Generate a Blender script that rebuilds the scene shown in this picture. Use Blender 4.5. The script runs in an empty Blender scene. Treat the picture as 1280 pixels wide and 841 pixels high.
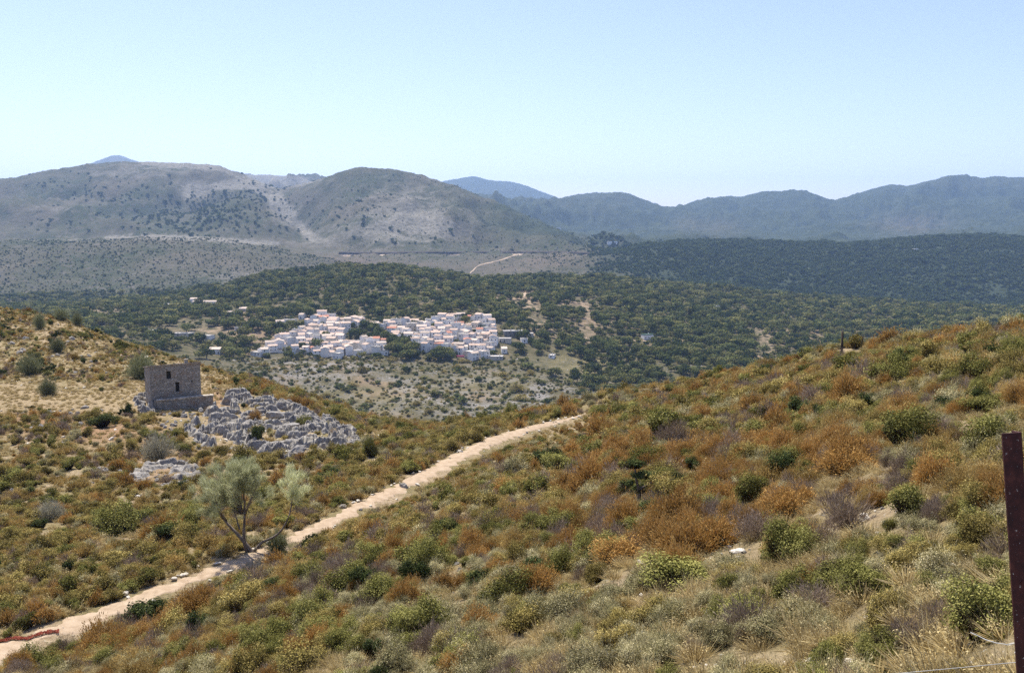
import bpy, math, random
import numpy as np
from mathutils import Vector, Matrix

random.seed(7)
rng = np.random.default_rng(11)
SC = bpy.context.scene
COL = SC.collection
R = math.radians

# ------------------------------------------------------------------ camera model (photo pixels 1280 x 841)
F, CX, CY, HOR = 1108.0, 640.0, 420.5, 284.0
PITCH = math.atan((CY - HOR) / F)
cp, sp = math.cos(PITCH), math.sin(PITCH)

def ray(px, py):
    u = (np.asarray(px, float) - CX) / F
    v = (CY - np.asarray(py, float)) / F
    return u, cp + v * sp, -sp + v * cp

def pix(px, py, D):
    x, y, z = ray(px, py)
    return x / y * D, D + 0 * x, z / y * D

def proj(X, Y, Z):
    fw = Y * cp - Z * sp
    up = Y * sp + Z * cp
    return CX + F * X / fw, CY - F * up / fw

# ------------------------------------------------------------------ noise
def _hash(ix, iy, seed):
    h = (ix.astype(np.int64) * 374761393 + iy.astype(np.int64) * 668265263 + seed * 974634777) & 0xffffffff
    h = ((h ^ (h >> 13)) * 1274126177) & 0xffffffff
    h = h ^ (h >> 16)
    return h

def gnoise(x, y, seed=0):
    x = np.asarray(x, float); y = np.asarray(y, float)
    ix = np.floor(x).astype(np.int64); iy = np.floor(y).astype(np.int64)
    fx = x - ix; fy = y - iy
    ux = fx * fx * fx * (fx * (fx * 6 - 15) + 10); uy = fy * fy * fy * (fy * (fy * 6 - 15) + 10)
    def g(a, b, dx, dy):
        th = _hash(a, b, seed) / 4294967296.0 * 2 * math.pi
        return np.cos(th) * dx + np.sin(th) * dy
    n00 = g(ix, iy, fx, fy); n10 = g(ix + 1, iy, fx - 1, fy)
    n01 = g(ix, iy + 1, fx, fy - 1); n11 = g(ix + 1, iy + 1, fx - 1, fy - 1)
    return ((n00 * (1 - ux) + n10 * ux) * (1 - uy) + (n01 * (1 - ux) + n11 * ux) * uy) * 1.5

def fbm(x, y, oct=4, seed=0, gain=0.5):
    s = 0; a = 1.0; f = 1.0
    for i in range(oct):
        s = s + a * gnoise(x * f + 13.7 * i, y * f - 7.1 * i, seed + i * 17)
        a *= gain; f *= 2.03
    return s

def ridged(x, y, oct=4, seed=0):
    s = 0; a = 1.0; f = 1.0
    for i in range(oct):
        s = s + a * (0.55 - np.abs(gnoise(x * f + 5.7 * i, y * f + 9.1 * i, seed + i * 31)) * 1.6)
        a *= 0.5; f *= 2.07
    return s

def blobs(px, py, lst):
    s = 0
    for (cx, cy, rx, ry, a) in lst:
        s = s + a * np.exp(-(((px - cx) / rx) ** 2 + ((py - cy) / ry) ** 2))
    return s

def polymask(px, py, poly):
    px = np.asarray(px, float); py = np.asarray(py, float)
    ins = np.zeros(px.shape, bool); n = len(poly)
    for i in range(n):
        x1, y1 = poly[i]; x2, y2 = poly[(i + 1) % n]
        if y1 == y2: continue
        c = ((y1 > py) != (y2 > py)) & (px < (x2 - x1) * (py - y1) / (y2 - y1) + x1)
        ins ^= c
    return ins

# ------------------------------------------------------------------ terrain: ridge lines by bearing, distance and height
tc = np.concatenate([np.linspace(-1.35, -0.66, 50)[:-1], np.linspace(-0.66, 0.66, 860), np.linspace(0.66, 1.35, 50)[1:]])
dc = np.exp(np.linspace(math.log(0.8), math.log(16000), 1120))

def row(pts, sm=6, plus=0.0):
    p = np.array(pts, float)
    X, Y, Z = pix(p[:, 0], p[:, 1] + plus, p[:, 2])
    t = X / Y; a = Z / Y
    fine = np.linspace(-1.4, 1.4, 5601)
    Df = np.interp(fine, t, p[:, 2]); af = np.interp(fine, t, a)
    def smooth(v, px_):
        k = max(1, int(px_ / F / (fine[1] - fine[0])))
        kern = np.exp(-np.linspace(-2, 2, 4 * k + 1) ** 2); kern /= kern.sum()
        return np.convolve(np.pad(v, 2 * k, mode='edge'), kern, 'valid')
    return np.interp(tc, fine, smooth(Df, 25)), np.interp(tc, fine, smooth(af, sm))

RAp = [(-500,850,40),(0,850,29),(160,850,24),(320,850,18.5),(480,850,14.5),(640,850,11.5),(800,850,9.3),(960,850,7.8),(1120,850,6.2),(1280,850,5),(1600,850,4.2)]
PATH = [(-300,900,25),(-100,855,29.5),(0,817,33),(60,791,35),(130,766,37.5),(190,743,39.5),(250,720,42),(320,694,45),(380,667,48.5),(450,632,54),(520,598,61),(600,556,71),(660,535,80),(735,517,92)]
RPp = PATH + [(800,505,88),(860,498,83),(960,476,78),(1052,451,70),(1150,436,62),(1280,420,52),(1600,400,44)]
B1 = [(-300,690,52),(0,650,60),(60,640,62),(200,632,65),(340,620,68),(450,590,73),(560,556,80),(640,537,84),(735,513,94),(800,501,90),(860,493,85.5),(960,471,80),(1052,447,71.5),(1280,416,54),(1600,398,46)]
B2 = [(-300,590,80),(0,565,85),(60,560,85),(200,563,88),(340,555,92),(450,556,92),(560,543,95),(640,530,92),(735,508,96),(800,497,92),(860,488,88),(960,466,82),(1052,443,73),(1280,412,56),(1600,396,48)]
B3 = [(-300,510,110),(0,505,112),(60,501,114),(160,505,110),(200,513,108),(255,511,112),(340,508,118),(450,536,115),(560,537,108),(640,525,100),(735,503,98),(800,492,93.5),(860,483,90),(960,461,83.5),(1052,440,74),(1280,408.5,58),(1600,394,50)]
C1 = [(-300,372,200),(0,386,190),(60,394,185),(130,419,175),(200,442,165),(250,457,160),(340,482,150),(400,502,145),(450,522,140),(500,533,130),(560,534,120),(600,528,115),(640,521,108),(700,508,102),(740,498,100),(800,487,95),(860,478,92),(960,457,85),(1052,437,75),(1150,422,68),(1280,410,60),(1600,398,52)]
VV = [(-300,470,520),(0,470,520),(250,530,540),(500,575,540),(740,560,540),(1000,520,560),(1280,500,600),(1600,490,600)]
V2 = [(-300,440,660),(0,440,660),(250,500,640),(500,530,620),(740,515,640),(1000,480,700),(1280,460,740),(1600,450,740)]
V4 = [(-300,425,780),(0,425,780),(150,430,780),(250,445,780),(330,449,790),(500,450,790),(630,452,790),(740,465,800),(1000,447,850),(1280,425,900),(1600,420,900)]
V5 = [(-300,402,1000),(0,402,1000),(150,398,980),(330,397,960),(600,393,950),(740,402,1000),(1000,416,1050),(1280,407,1100),(1600,405,1100)]
C3 = [(-300,387,1350),(0,386,1350),(100,384,1350),(200,374,1400),(250,364,1400),(300,354,1400),(350,345,1380),(430,335,1350),(480,335,1350),(500,337,1350),(560,343,1360),(600,349,1400),(650,350,1430),(700,348,1450),(750,349,1470),(800,353,1500),(850,359,1500),(900,364,1500),(1000,373,1500),(1100,380,1500),(1200,385,1500),(1280,390,1500),(1600,398,1500)]
T3 = [(-300,381,1600),(0,381,1600),(100,379,1600),(200,376,1600),(300,372,1640),(350,372,1640),(430,372,1640),(600,365,1700),(800,366,1760),(1000,378,1760),(1280,394,1760),(1600,402,1760)]
C4 = [(-300,300,2200),(0,298,2200),(100,296,2200),(180,294,2200),(250,297,2200),(300,301,2200),(350,309,2200),(400,319,2200),(430,326,2180),(470,321,2280),(500,318.5,2300),(740,319,2300),(770,314,2400),(800,307,2500),(850,303,2600),(900,301,2700),(1000,304,2700),(1060,305,2700),(1100,302,2700),(1150,298,2700),(1200,294.5,2700),(1240,295,2700),(1280,298,2700),(1600,300,2700)]
T4 = [(-300,306,2450),(0,304,2450),(250,303,2450),(350,314,2450),(430,318,2400),(500,314.5,2400),(740,314.5,2420),(800,314,2800),(900,310,3200),(1000,312,3200),(1280,308,3200),(1600,308,3200)]
M5 = [(-300,268,3000),(0,262,3000),(100,257,3050),(200,252,3050),(236,244,3050),(262,236,3050),(290,231,3050),(320,238,3000),(345,250,3000),(360,266,2950),(374,280,2900),(400,276,2850),(455,258,2800),(500,258,2800),(560,270,2800),(600,283,2800),(640,292,2800),(700,305,2800),(740,309,2800),(800,308,3200),(900,303,3700),(1280,300,3700),(1600,300,3700)]
C5 = [(-300,226,3800),(0,223,3800),(20,222.5,3800),(44,217.5,3800),(70,214.5,3800),(111,208,3800),(148,204,3800),(175,203.5,3800),(232,203.5,3800),(255,205.5,3800),(279,211,3800),(302,219,3780),(322,227,3750),(340,234,3700),(356,238,3600),(375,233,3450),(403,223.5,3380),(430,212,3320),(445,208.5,3300),(455,208,3300),(475,210,3300),(497,211,3300),(530,218,3280),(560,229,3250),(600,246,3200),(640,262,3150),(700,290,3050),(740,303,3000),(800,303,3600),(850,299,4000),(900,297,4100),(1000,298,4100),(1100,296,4100),(1200,290,4100),(1280,291,4100),(1600,291,4100)]
M5B = [(-300,262,3150),(0,255,3150),(100,248,3200),(200,242,3200),(236,243,3230),(262,239,3230),(290,235,3230),(320,241,3180),(345,252,3180),(360,262,3080),(374,268,3020),(400,262,2960),(430,250,2930),(455,246,2920),(500,247,2920),(560,258,2920),(600,272,2900),(640,283,2880),(700,300,2860),(740,307,2860),(800,307,3300),(900,301,3800),(1280,298,3800),(1600,298,3800)]
T5 = [(-300,246,4500),(0,243,4500),(148,226,4500),(255,228,4500),(340,245,4500),(356,241,4500),(403,234,4300),(455,226,4200),(560,246,4200),(600,262,4200),(640,275,4200),(700,288,4200),(740,293,4200),(800,292,4600),(900,286,4700),(1000,287,4700),(1100,282,4700),(1280,276,4700),(1600,276,4700)]
M6 = [(-300,250,5500),(0,246,5500),(250,236,5500),(309,230,5500),(403,230,5500),(500,250,5500),(560,258,5500),(600,254,5400),(650,258,5300),(690,264,5200),(730,270,5200),(760,270,5300),(800,270,5400),(850,276,5400),(900,271,5400),(950,268,5400),(1000,268,5500),(1043,272,5500),(1100,260,5500),(1186,249,5500),(1280,252,5500),(1600,255,5500)]
C6 = [(-300,236,6500),(0,233,6500),(250,226,6500),(295,222,6500),(309,220,6500),(330,221,6500),(356,222,6500),(380,223,6500),(403,222,6500),(430,226,6500),(500,240,6500),(560,244,6500),(601,245,6500),(615,249,6500),(635,251,6500),(695,251.5,6500),(708,248,6500),(722,244.6,6500),(736,242,6500),(755,242,6500),(773,240.5,6500),(790,244,6500),(812,252,6500),(830,258.5,6500),(845,260.5,6500),(870,252,6500),(890,248,6500),(909,245,6500),(924,246.5,6500),(950,241.5,6500),(985,239.5,6500),(1002,239,6500),(1020,244,6500),(1040,251,6600),(1046,251,6700),(1070,243,6800),(1095,237,6800),(1115,232.5,6800),(1132,234,6800),(1160,226,6800),(1186,219.5,6800),(1210,221,6800),(1231,222.5,6800),(1242,220.8,6800),(1280,223.6,6800),(1600,228,6800)]
T6 = [(a, b + 14, 8200) for a, b, c in C6]
C7 = [(-300,262,11000),(60,240,11000),(100,214,11000),(111,207,11000),(130,199.5,11000),(140,196,11000),(152,195.5,11000),(160,199,11000),(175,204,11000),(200,222,11000),(260,262,11000),(480,262,11000),(530,238,11000),(552,227,11000),(575,224,11000),(592,220.8,11000),(602,223,11000),(620,226,11000),(640,228.5,11000),(660,234,11000),(680,241.5,11000),(697,248.5,11000),(730,262,11000),(900,275,11000),(1600,275,11000)]
T7 = [(-300,292,15900),(1600,292,15900)]

rows = []
one = np.ones_like(tc)
rows.append((0.5 * one, -3.2 * one))
rows.append((0.9 * one, (-1.62 - 0.25 * np.clip(-tc, 0, 1)) / 0.9))
ra = row(RAp, 10); rows.append((ra[0] * .5, ra[1] * 1.34)); rows.append(ra)
rp_ = row(RPp, 8)
wgt = np.interp(tc, [-2, .085, .12, 2], [1, 1, 0, 0])                    # only where the path runs
lin = lambda f: (ra[1] * ra[0] + (rp_[1] * rp_[0] - ra[1] * ra[0]) * ((rp_[0] * f - ra[0]) / (rp_[0] - ra[0])))
zp = rp_[1] * rp_[0]
rows.append((rp_[0] * .84, (lin(.84) * (1 - wgt) + (zp + np.interp(tc, [-.3, -.13, .085], [.035, .026, .012]) * rp_[0]) * wgt) / (rp_[0] * .84)))
rows.append((rp_[0] * .945, (lin(.945) * (1 - wgt) + (zp - .1) * wgt) / (rp_[0] * .945)))
rows.append(rp_); rows.append(row(B1, 10)); rows.append(row(B2, 10)); rows.append(row(B3, 8))
c1 = row(C1, 6); rows.append(c1)
rows.append((c1[0] * 1.16, (c1[1] * c1[0] - 0.22 * c1[0] * 0.5) / (c1[0] * 1.16)))      # drops away behind the near ridge
SPLIT1 = c1[0] * 1.10
for k_, (r_, sm_) in enumerate([(VV, 20), (V2, 20), (V4, 12), (V5, 12), (C3, 5), (T3, 10), (C4, 5), (T4, 8), (M5, 5), (M5B, 5), (C5, 3), (T5, 12), (M6, 10), (C6, 2.5), (T6, 10), (C7, 2.5), (T7, 10)]):
    q = row(r_, sm_); rows.append(q)
    if r_ is T3: SPLIT2 = q[0]
    if r_ is T5: SPLIT3 = q[0]
NR = len(rows)
KD = np.array([r[0] for r in rows]); KA = np.array([r[1] for r in rows]); KZ = KD * KA
for i in range(1, NR): KD[i] = np.maximum(KD[i], KD[i - 1] * 1.004)

def pchip_cols(KD, KZ, d):
    h = np.diff(KD, axis=0); s = np.diff(KZ, axis=0) / h
    m = np.zeros_like(KZ)
    w1 = 2 * h[1:] + h[:-1]; w2 = h[1:] + 2 * h[:-1]
    ok = (s[1:] * s[:-1]) > 0
    with np.errstate(divide='ignore', invalid='ignore'):
        mm = (w1 + w2) / (w1 / s[:-1] + w2 / s[1:])
    m[1:-1] = np.where(ok, mm, 0); m[0] = s[0]; m[-1] = s[-1]
    out = np.zeros((KD.shape[1], len(d)))
    seg = np.zeros(out.shape, int)
    for c in range(KD.shape[1]):
        i = np.clip(np.searchsorted(KD[:, c], d) - 1, 0, NR - 2)
        seg[c] = i
        hh = h[i, c]; x = np.clip((d - KD[i, c]) / hh, 0, 1)
        out[c] = ((1 + 2 * x) * (1 - x) ** 2 * KZ[i, c] + x * (1 - x) ** 2 * hh * m[i, c] + x * x * (3 - 2 * x) * KZ[i + 1, c] + x * x * (x - 1) * hh * m[i + 1, c])
    return out, seg
ZG, SEG = pchip_cols(KD, KZ, dc)
#        under,foot, half, RA, RP,  B1, B2,  B3, C1, T1, VV, V2, V4,  V5,  C3, T3,  C4, T4,  M5,  C5, T5,  M6,  C6, T6, C7, T7
a_near = [.2,  .3, .6,   .7, .35, .15, .1,  .8,1.0, .4, .6, 1,   0,  0,  0,   0,   0,  0,   0,  0,   0,   0,  0,   0,   0,  0,  0,  0, 0]
a_mid =  [0,   0, 0, 0,  0,  0,  0,   0,  0,   0,  0,  .3,  1,  1,  .6,  .35, .25,.8,  .3, .8,  1, 1,  .2, 1,   1,   .2, 1,  .2, 0]
a_mtn =  [0,   0, 0, 0,  0,  0,  0,   0,  0,   0,  0,  0,   0,  0,  0,   0,   0,  .15, .05,.25, 1, 1,  .06,.7,  1.5, .06,1,  .1, 0]
TT, DD = np.meshgrid(tc, dc, indexing='ij')
XX = TT * DD; YY = DD
frac = np.zeros_like(ZG)
for c in range(len(tc)):
    i = SEG[c]; frac[c] = np.clip((dc - KD[i, c]) / (KD[i + 1, c] - KD[i, c]), 0, 1)
def amp(tab):
    tab = np.array(tab, float); return tab[SEG] * (1 - frac) + tab[np.minimum(SEG + 1, NR - 1)] * frac
ZG = ZG + amp(a_near) * (fbm(XX / 9, YY / 9, 3, 3) * 0.38 + fbm(XX / 1.3, YY / 1.3, 3, 5) * 0.07)
ZG = ZG + amp(a_mid) * fbm(XX / 110, YY / 110, 4, 21) * 7.0
ZG = ZG + amp(a_mtn) * (ridged(XX / 620 + .3 * fbm(XX/900, YY/900, 2, 4), YY / 900, 5, 41) - 0.25) * 78
ZG = ZG + amp(a_mtn) * (ridged(XX / 190, YY / 330, 3, 47) - .3) * 16
ZG = ZG + amp([0]*12 + [0,0,0,0,.6,.6,1,1,1,1,1,1,1.4,1.4,1.4,1,0]) * fbm(XX / 45, YY / 160, 3, 63) * 4.0
UG0 = math.log(dc[0]); DU = (math.log(dc[-1]) - UG0) / (len(dc) - 1)

def gz(X, Y):
    X = np.asarray(X, float); Y = np.asarray(Y, float)
    t = X / np.maximum(Y, .8)
    ti = np.interp(t, tc, np.arange(len(tc))); i = np.clip(ti.astype(int), 0, len(tc) - 2); fi = ti - i
    uj = np.clip((np.log(np.maximum(Y, .8)) - UG0) / DU, 0, len(dc) - 1.001); j = uj.astype(int); fj = uj - j
    return (ZG[i, j] * (1 - fi) + ZG[i + 1, j] * fi) * (1 - fj) + (ZG[i, j + 1] * (1 - fi) + ZG[i + 1, j + 1] * fi) * fj

def hit(px, py, dmin=1.0, dmax=15000.0):
    """where the sight line through a photo pixel meets the ground, searched outward from dmin"""
    u, y, z = ray(px, py)
    t, a = u / y, z / y
    D = np.exp(np.arange(math.log(dmin), math.log(dmax), 0.004))
    g = gz(t * D, D) - a * D
    k = np.nonzero(g > 0)[0]
    k = k[0] if len(k) else len(D) - 1
    d = D[k]
    return float(t * d), float(d), float(gz(t * d, d))

# running maximum of the elevation angle: what the camera point can see of the ground
ANG = ZG / DD
RUN = np.maximum.accumulate(ANG, axis=1)
def visible(X, Y, Z, h):
    t = X / Y
    ti = np.clip(np.interp(t, tc, np.arange(len(tc))).astype(int), 0, len(tc) - 1)
    uj = np.clip(((np.log(Y) - UG0) / DU).astype(int) - 2, 0, len(dc) - 1)
    return (Z + h) / Y > RUN[ti, uj] - 0.0005

# ------------------------------------------------------------------ small helpers
def tag(o, label=None, cat=None, group=None, kind=None):
    if label: o['label'] = label
    if cat: o['category'] = cat
    if group: o['group'] = group
    if kind: o['kind'] = kind
    return o

def link(o, parent=None):
    COL.objects.link(o)
    if parent is not None: o.parent = parent
    return o

def mesh_np(name, V, faces, mat=None, attrs=None, smooth=False, quads=None):
    """faces: (n,3) or (n,4) int array"""
    me = bpy.data.meshes.new(name)
    V = np.asarray(V, np.float32); faces = np.asarray(faces, np.int32)
    k = faces.shape[1]; n = len(faces)
    me.vertices.add(len(V)); me.vertices.foreach_set('co', V.ravel())
    me.loops.add(n * k); me.loops.foreach_set('vertex_index', faces.ravel())
    me.polygons.add(n)
    me.polygons.foreach_set('loop_start', np.arange(0, n * k, k, dtype=np.int32))
    try: me.polygons.foreach_set('loop_total', np.full(n, k, np.int32))
    except Exception: pass
    if smooth: me.polygons.foreach_set('use_smooth', np.ones(n, bool))
    me.update(calc_edges=True)
    for an, (dom, typ, data) in (attrs or {}).items():
        at = me.attributes.new(an, typ, dom)
        at.data.foreach_set('value' if typ == 'FLOAT' else 'color', np.asarray(data, np.float32).ravel())
    if mat: me.materials.append(mat)
    return me

class MB:
    def __init__(s): s.v = []; s.f = []
    def box(s, c, d, rz=0, taper=1.0):
        cx, cy, cz = c; dx, dy, dz = (q / 2 for q in d); n = len(s.v); ca, sa = math.cos(rz), math.sin(rz)
        for k, (x, y, z) in enumerate([(-1,-1,-1),(1,-1,-1),(1,1,-1),(-1,1,-1),(-1,-1,1),(1,-1,1),(1,1,1),(-1,1,1)]):
            t = taper if z > 0 else 1
            X, Y = x * dx * t, y * dy * t
            s.v.append((cx + X * ca - Y * sa, cy + X * sa + Y * ca, cz + z * dz))
        for q in [(0,3,2,1),(4,5,6,7),(0,1,5,4),(1,2,6,5),(2,3,7,6),(3,0,4,7)]: s.f.append(tuple(n + i for i in q))
    def tube(s, pts, rad, seg=6, cap=True):
        n0 = len(s.v); P = [Vector(p) for p in pts]; m = len(P)
        rad = rad if hasattr(rad, '__len__') else [rad] * m
        for i, p in enumerate(P):
            d = (P[min(i + 1, m - 1)] - P[max(i - 1, 0)]).normalized()
            a = d.cross(Vector((0, 0, 1)) if abs(d.z) < .9 else Vector((1, 0, 0))).normalized(); b = d.cross(a)
            for k in range(seg):
                th = 2 * math.pi * k / seg
                s.v.append(tuple(p + (a * math.cos(th) + b * math.sin(th)) * rad[i]))
        for i in range(m - 1):
            for k in range(seg):
                a0 = n0 + i * seg + k; a1 = n0 + i * seg + (k + 1) % seg
                s.f.append((a0, a1, a1 + seg, a0 + seg))
        if cap:
            s.f.append(tuple(n0 + k for k in reversed(range(seg)))); s.f.append(tuple(n0 + (m - 1) * seg + k for k in range(seg)))
    def prism(s, poly, y0, y1):
        """polygon in XZ extruded along Y"""
        n = len(s.v); m = len(poly)
        for y in (y0, y1):
            for (x, z) in poly: s.v.append((x, y, z))
        s.f.append(tuple(n + i for i in range(m))); s.f.append(tuple(n + m + i for i in reversed(range(m))))
        for i in range(m): s.f.append((n + (i + 1) % m, n + i, n + m + i, n + m + (i + 1) % m))
    def mesh(s, name, mat, smooth=False):
        me = bpy.data.meshes.new(name); me.from_pydata(s.v, [], s.f)
        if smooth:
            for p in me.polygons: p.use_smooth = True
        me.materials.append(mat); me.update(); return me
    def build(s, name, mat, parent=None, smooth=False):
        return link(bpy.data.objects.new(name, s.mesh(name, mat, smooth)), parent)

def empty(name, loc=(0, 0, 0), rz=0):
    o = bpy.data.objects.new(name, None); o.location = loc; o.rotation_euler.z = rz; o.empty_display_size = .3
    return link(o)

# ------------------------------------------------------------------ materials
class NT:
    def __init__(s, name):
        s.m = bpy.data.materials.new(name); s.m.use_nodes = True; s.t = s.m.node_tree; s.t.nodes.clear()
        s.out = s.n('ShaderNodeOutputMaterial')
    def n(s, typ, ins=None, **kw):
        q = s.t.nodes.new(typ)
        for k, v in kw.items(): setattr(q, k, v)
        for k, v in (ins or {}).items():
            if isinstance(v, bpy.types.NodeSocket): s.t.links.new(v, q.inputs[k])
            else: q.inputs[k].default_value = v
        return q
    def noise(s, scale, detail=4, rough=.55, vec=None, dist=0):
        i = {'Scale': scale, 'Detail': detail, 'Roughness': rough, 'Distortion': dist}
        if vec is not None: i['Vector'] = vec
        return s.n('ShaderNodeTexNoise', i).outputs[0]
    def ramp(s, fac, stops, interp='LINEAR'):
        q = s.n('ShaderNodeValToRGB', {'Fac': fac}); e = q.color_ramp.elements; q.color_ramp.interpolation = interp
        while len(e) < len(stops): e.new(.5)
        for el, (p, c) in zip(e, stops): el.position = p; el.color = c if len(c) == 4 else (*c, 1)
        return q.outputs[0]
    def mix(s, fac, a, b, mode='MIX'):
        q = s.n('ShaderNodeMix', data_type='RGBA', blend_type=mode)
        for nm, v in (('Factor', fac), ('A', a), ('B', b)):
            sock = [x for x in q.inputs if x.name == nm and (x.type == 'RGBA' or nm == 'Factor')][0]
            if isinstance(v, bpy.types.NodeSocket): s.t.links.new(v, sock)
            else: sock.default_value = v if nm == 'Factor' else (*v, 1)
        return [o for o in q.outputs if o.type == 'RGBA'][0]
    def math(s, op, a, b=0, clamp=False):
        q = s.n('ShaderNodeMath', operation=op, use_clamp=clamp)
        for i, v in enumerate((a, b)):
            if isinstance(v, bpy.types.NodeSocket): s.t.links.new(v, q.inputs[i])
            else: q.inputs[i].default_value = v
        return q.outputs[0]
    def step(s, fac, lo, hi):
        q = s.n('ShaderNodeMapRange', {'Value': fac, 'From Min': lo, 'From Max': hi}, clamp=True); return q.outputs[0]
    def attr(s, name, kind='GEOMETRY'): return s.n('ShaderNodeAttribute', attribute_name=name, attribute_type=kind)
    def pos(s): return s.n('ShaderNodeNewGeometry').outputs['Position']
    def done(s, color, rough=.95, bump=None, bstr=.5, bdist=.1, spec=.1):
        b = s.n('ShaderNodeBsdfPrincipled', {'Roughness': rough, 'Specular IOR Level': spec})
        if isinstance(color, bpy.types.NodeSocket): s.t.links.new(color, b.inputs['Base Color'])
        else: b.inputs['Base Color'].default_value = (*color, 1)
        if bump is not None:
            bp = s.n('ShaderNodeBump', {'Height': bump, 'Strength': bstr, 'Distance': bdist})
            s.t.links.new(bp.outputs[0], b.inputs['Normal'])
        s.t.links.new(b.outputs[0], s.out.inputs['Surface']); return s.m

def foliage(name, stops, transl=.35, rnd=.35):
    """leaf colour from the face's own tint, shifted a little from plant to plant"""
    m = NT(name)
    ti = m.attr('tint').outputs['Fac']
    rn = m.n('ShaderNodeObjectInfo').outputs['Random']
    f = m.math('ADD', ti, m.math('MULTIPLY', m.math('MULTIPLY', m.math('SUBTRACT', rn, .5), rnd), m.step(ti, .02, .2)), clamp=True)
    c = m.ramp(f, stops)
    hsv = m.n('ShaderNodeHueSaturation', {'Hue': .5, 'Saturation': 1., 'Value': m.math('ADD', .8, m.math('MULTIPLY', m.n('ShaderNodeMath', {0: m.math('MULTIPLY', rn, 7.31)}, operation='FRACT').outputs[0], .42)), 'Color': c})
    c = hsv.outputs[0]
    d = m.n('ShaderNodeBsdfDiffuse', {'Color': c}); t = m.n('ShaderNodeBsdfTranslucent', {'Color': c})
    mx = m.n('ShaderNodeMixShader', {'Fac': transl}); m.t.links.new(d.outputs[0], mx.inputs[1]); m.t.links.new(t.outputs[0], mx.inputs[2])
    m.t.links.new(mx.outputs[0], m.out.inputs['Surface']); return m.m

M = {}
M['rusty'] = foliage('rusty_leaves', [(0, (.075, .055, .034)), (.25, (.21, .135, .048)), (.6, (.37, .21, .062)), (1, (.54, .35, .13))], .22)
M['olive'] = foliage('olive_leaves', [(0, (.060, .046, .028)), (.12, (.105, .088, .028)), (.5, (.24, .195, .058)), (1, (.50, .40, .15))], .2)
M['green'] = foliage('green_leaves', [(0, (.050, .038, .024)), (.12, (.062, .064, .018)), (.5, (.165, .163, .044)), (1, (.36, .335, .115))], .2)
M['dark'] = foliage('dark_leaves', [(0, (.040, .030, .022)), (.12, (.022, .034, .014)), (.5, (.050, .066, .024)), (1, (.13, .145, .055))], .22)
M['grey'] = foliage('grey_twigs', [(0, (.14, .105, .08)), (.5, (.25, .19, .14)), (1, (.42, .33, .25))], .2)
M['sage'] = foliage('sage_leaves', [(0, (.08, .062, .042)), (.12, (.16, .15, .070)), (.5, (.32, .29, .14)), (1, (.68, .60, .36))], .22)
M['ochre'] = foliage('ochre_leaves', [(0, (.07, .052, .033)), (.12, (.18, .125, .045)), (.5, (.36, .25, .085)), (1, (.58, .44, .18))], .2)
M['straw'] = foliage('dry_stalks', [(0, (.26, .19, .085)), (.5, (.44, .34, .155)), (1, (.66, .55, .30))], .35)
M['broom'] = foliage('broom_twigs', [(0, (.32, .33, .16)), (.5, (.48, .49, .27)), (1, (.66, .66, .44))], .5, .1)
M['bluegreen'] = foliage('dusty_green_twigs', [(0, (.10, .10, .055)), (.5, (.18, .19, .10)), (1, (.30, .31, .17))], .25)
M['oak'] = foliage('holm_oak_leaves', [(0, (.032, .048, .017)), (.5, (.090, .108, .034)), (1, (.19, .20, .07))], .3, .8)
M['oakfar'] = foliage('hill_oak_leaves', [(0, (.024, .040, .016)), (.5, (.055, .076, .026)), (1, (.11, .13, .045))], .25, .8)
M['oaklight'] = foliage('light_tree_leaves', [(0, (.08, .09, .026)), (.5, (.17, .17, .055)), (1, (.28, .26, .10))], .3, .6)
M['pale_dry'] = foliage('pale_dry_twigs', [(0, (.22, .20, .15)), (.5, (.32, .30, .22)), (1, (.42, .40, .30))], .3)

def m_bark():
    m = NT('grey_bark'); n = m.noise(14, 5); return m.done(m.ramp(n, [(.3, (.10, .08, .06)), (.7, (.26, .21, .17))]), bump=n, bdist=.02)
M['bark'] = m_bark()

def m_hill():
    m = NT('dry_hillside_soil'); p = m.pos(); a = m.attr('mask', 'GEOMETRY'); sep = m.n('ShaderNodeSeparateColor', {0: a.outputs['Color']})
    n1 = m.noise(.35, 6, .6, p); n2 = m.noise(4.0, 6, .65, p); n3 = m.noise(28, 4, .6, p)
    soil = m.ramp(n2, [(.28, (.20, .145, .085)), (.5, (.33, .25, .155)), (.72, (.46, .375, .25))])
    thatch = m.ramp(n2, [(.25, (.13, .115, .055)), (.5, (.215, .175, .085)), (.75, (.32, .25, .12))])
    c = m.mix(m.step(n1, .44, .60), thatch, soil)
    bare = m.ramp(n2, [(.25, (.20, .145, .085)), (.5, (.31, .235, .135)), (.75, (.42, .335, .205))])
    c = m.mix(m.math('MULTIPLY', sep.outputs[0], m.step(n2, .2, .55)), c, bare)
    red = m.ramp(n2, [(.3, (.22, .12, .065)), (.7, (.38, .235, .14))])
    c = m.mix(m.math('MULTIPLY', sep.outputs[1], m.step(n2, .25, .55)), c, red)
    vo = m.n('ShaderNodeTexVoronoi', {'Vector': p, 'Scale': 7.0, 'Randomness': 1.0}).outputs['Distance']
    stone = m.math('MULTIPLY', m.step(vo, .22, .14), m.step(m.noise(1.2, 3, .6, p), .55, .62))
    c = m.mix(stone, c, (.50, .46, .38))
    c = m.mix(m.step(n3, .66, .8), c, (.09, .065, .04))
    return m.done(c, bump=m.math('ADD', n2, m.math('MULTIPLY', n3, .3)), bstr=1.0, bdist=.2)
M['hill'] = m_hill()

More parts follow.
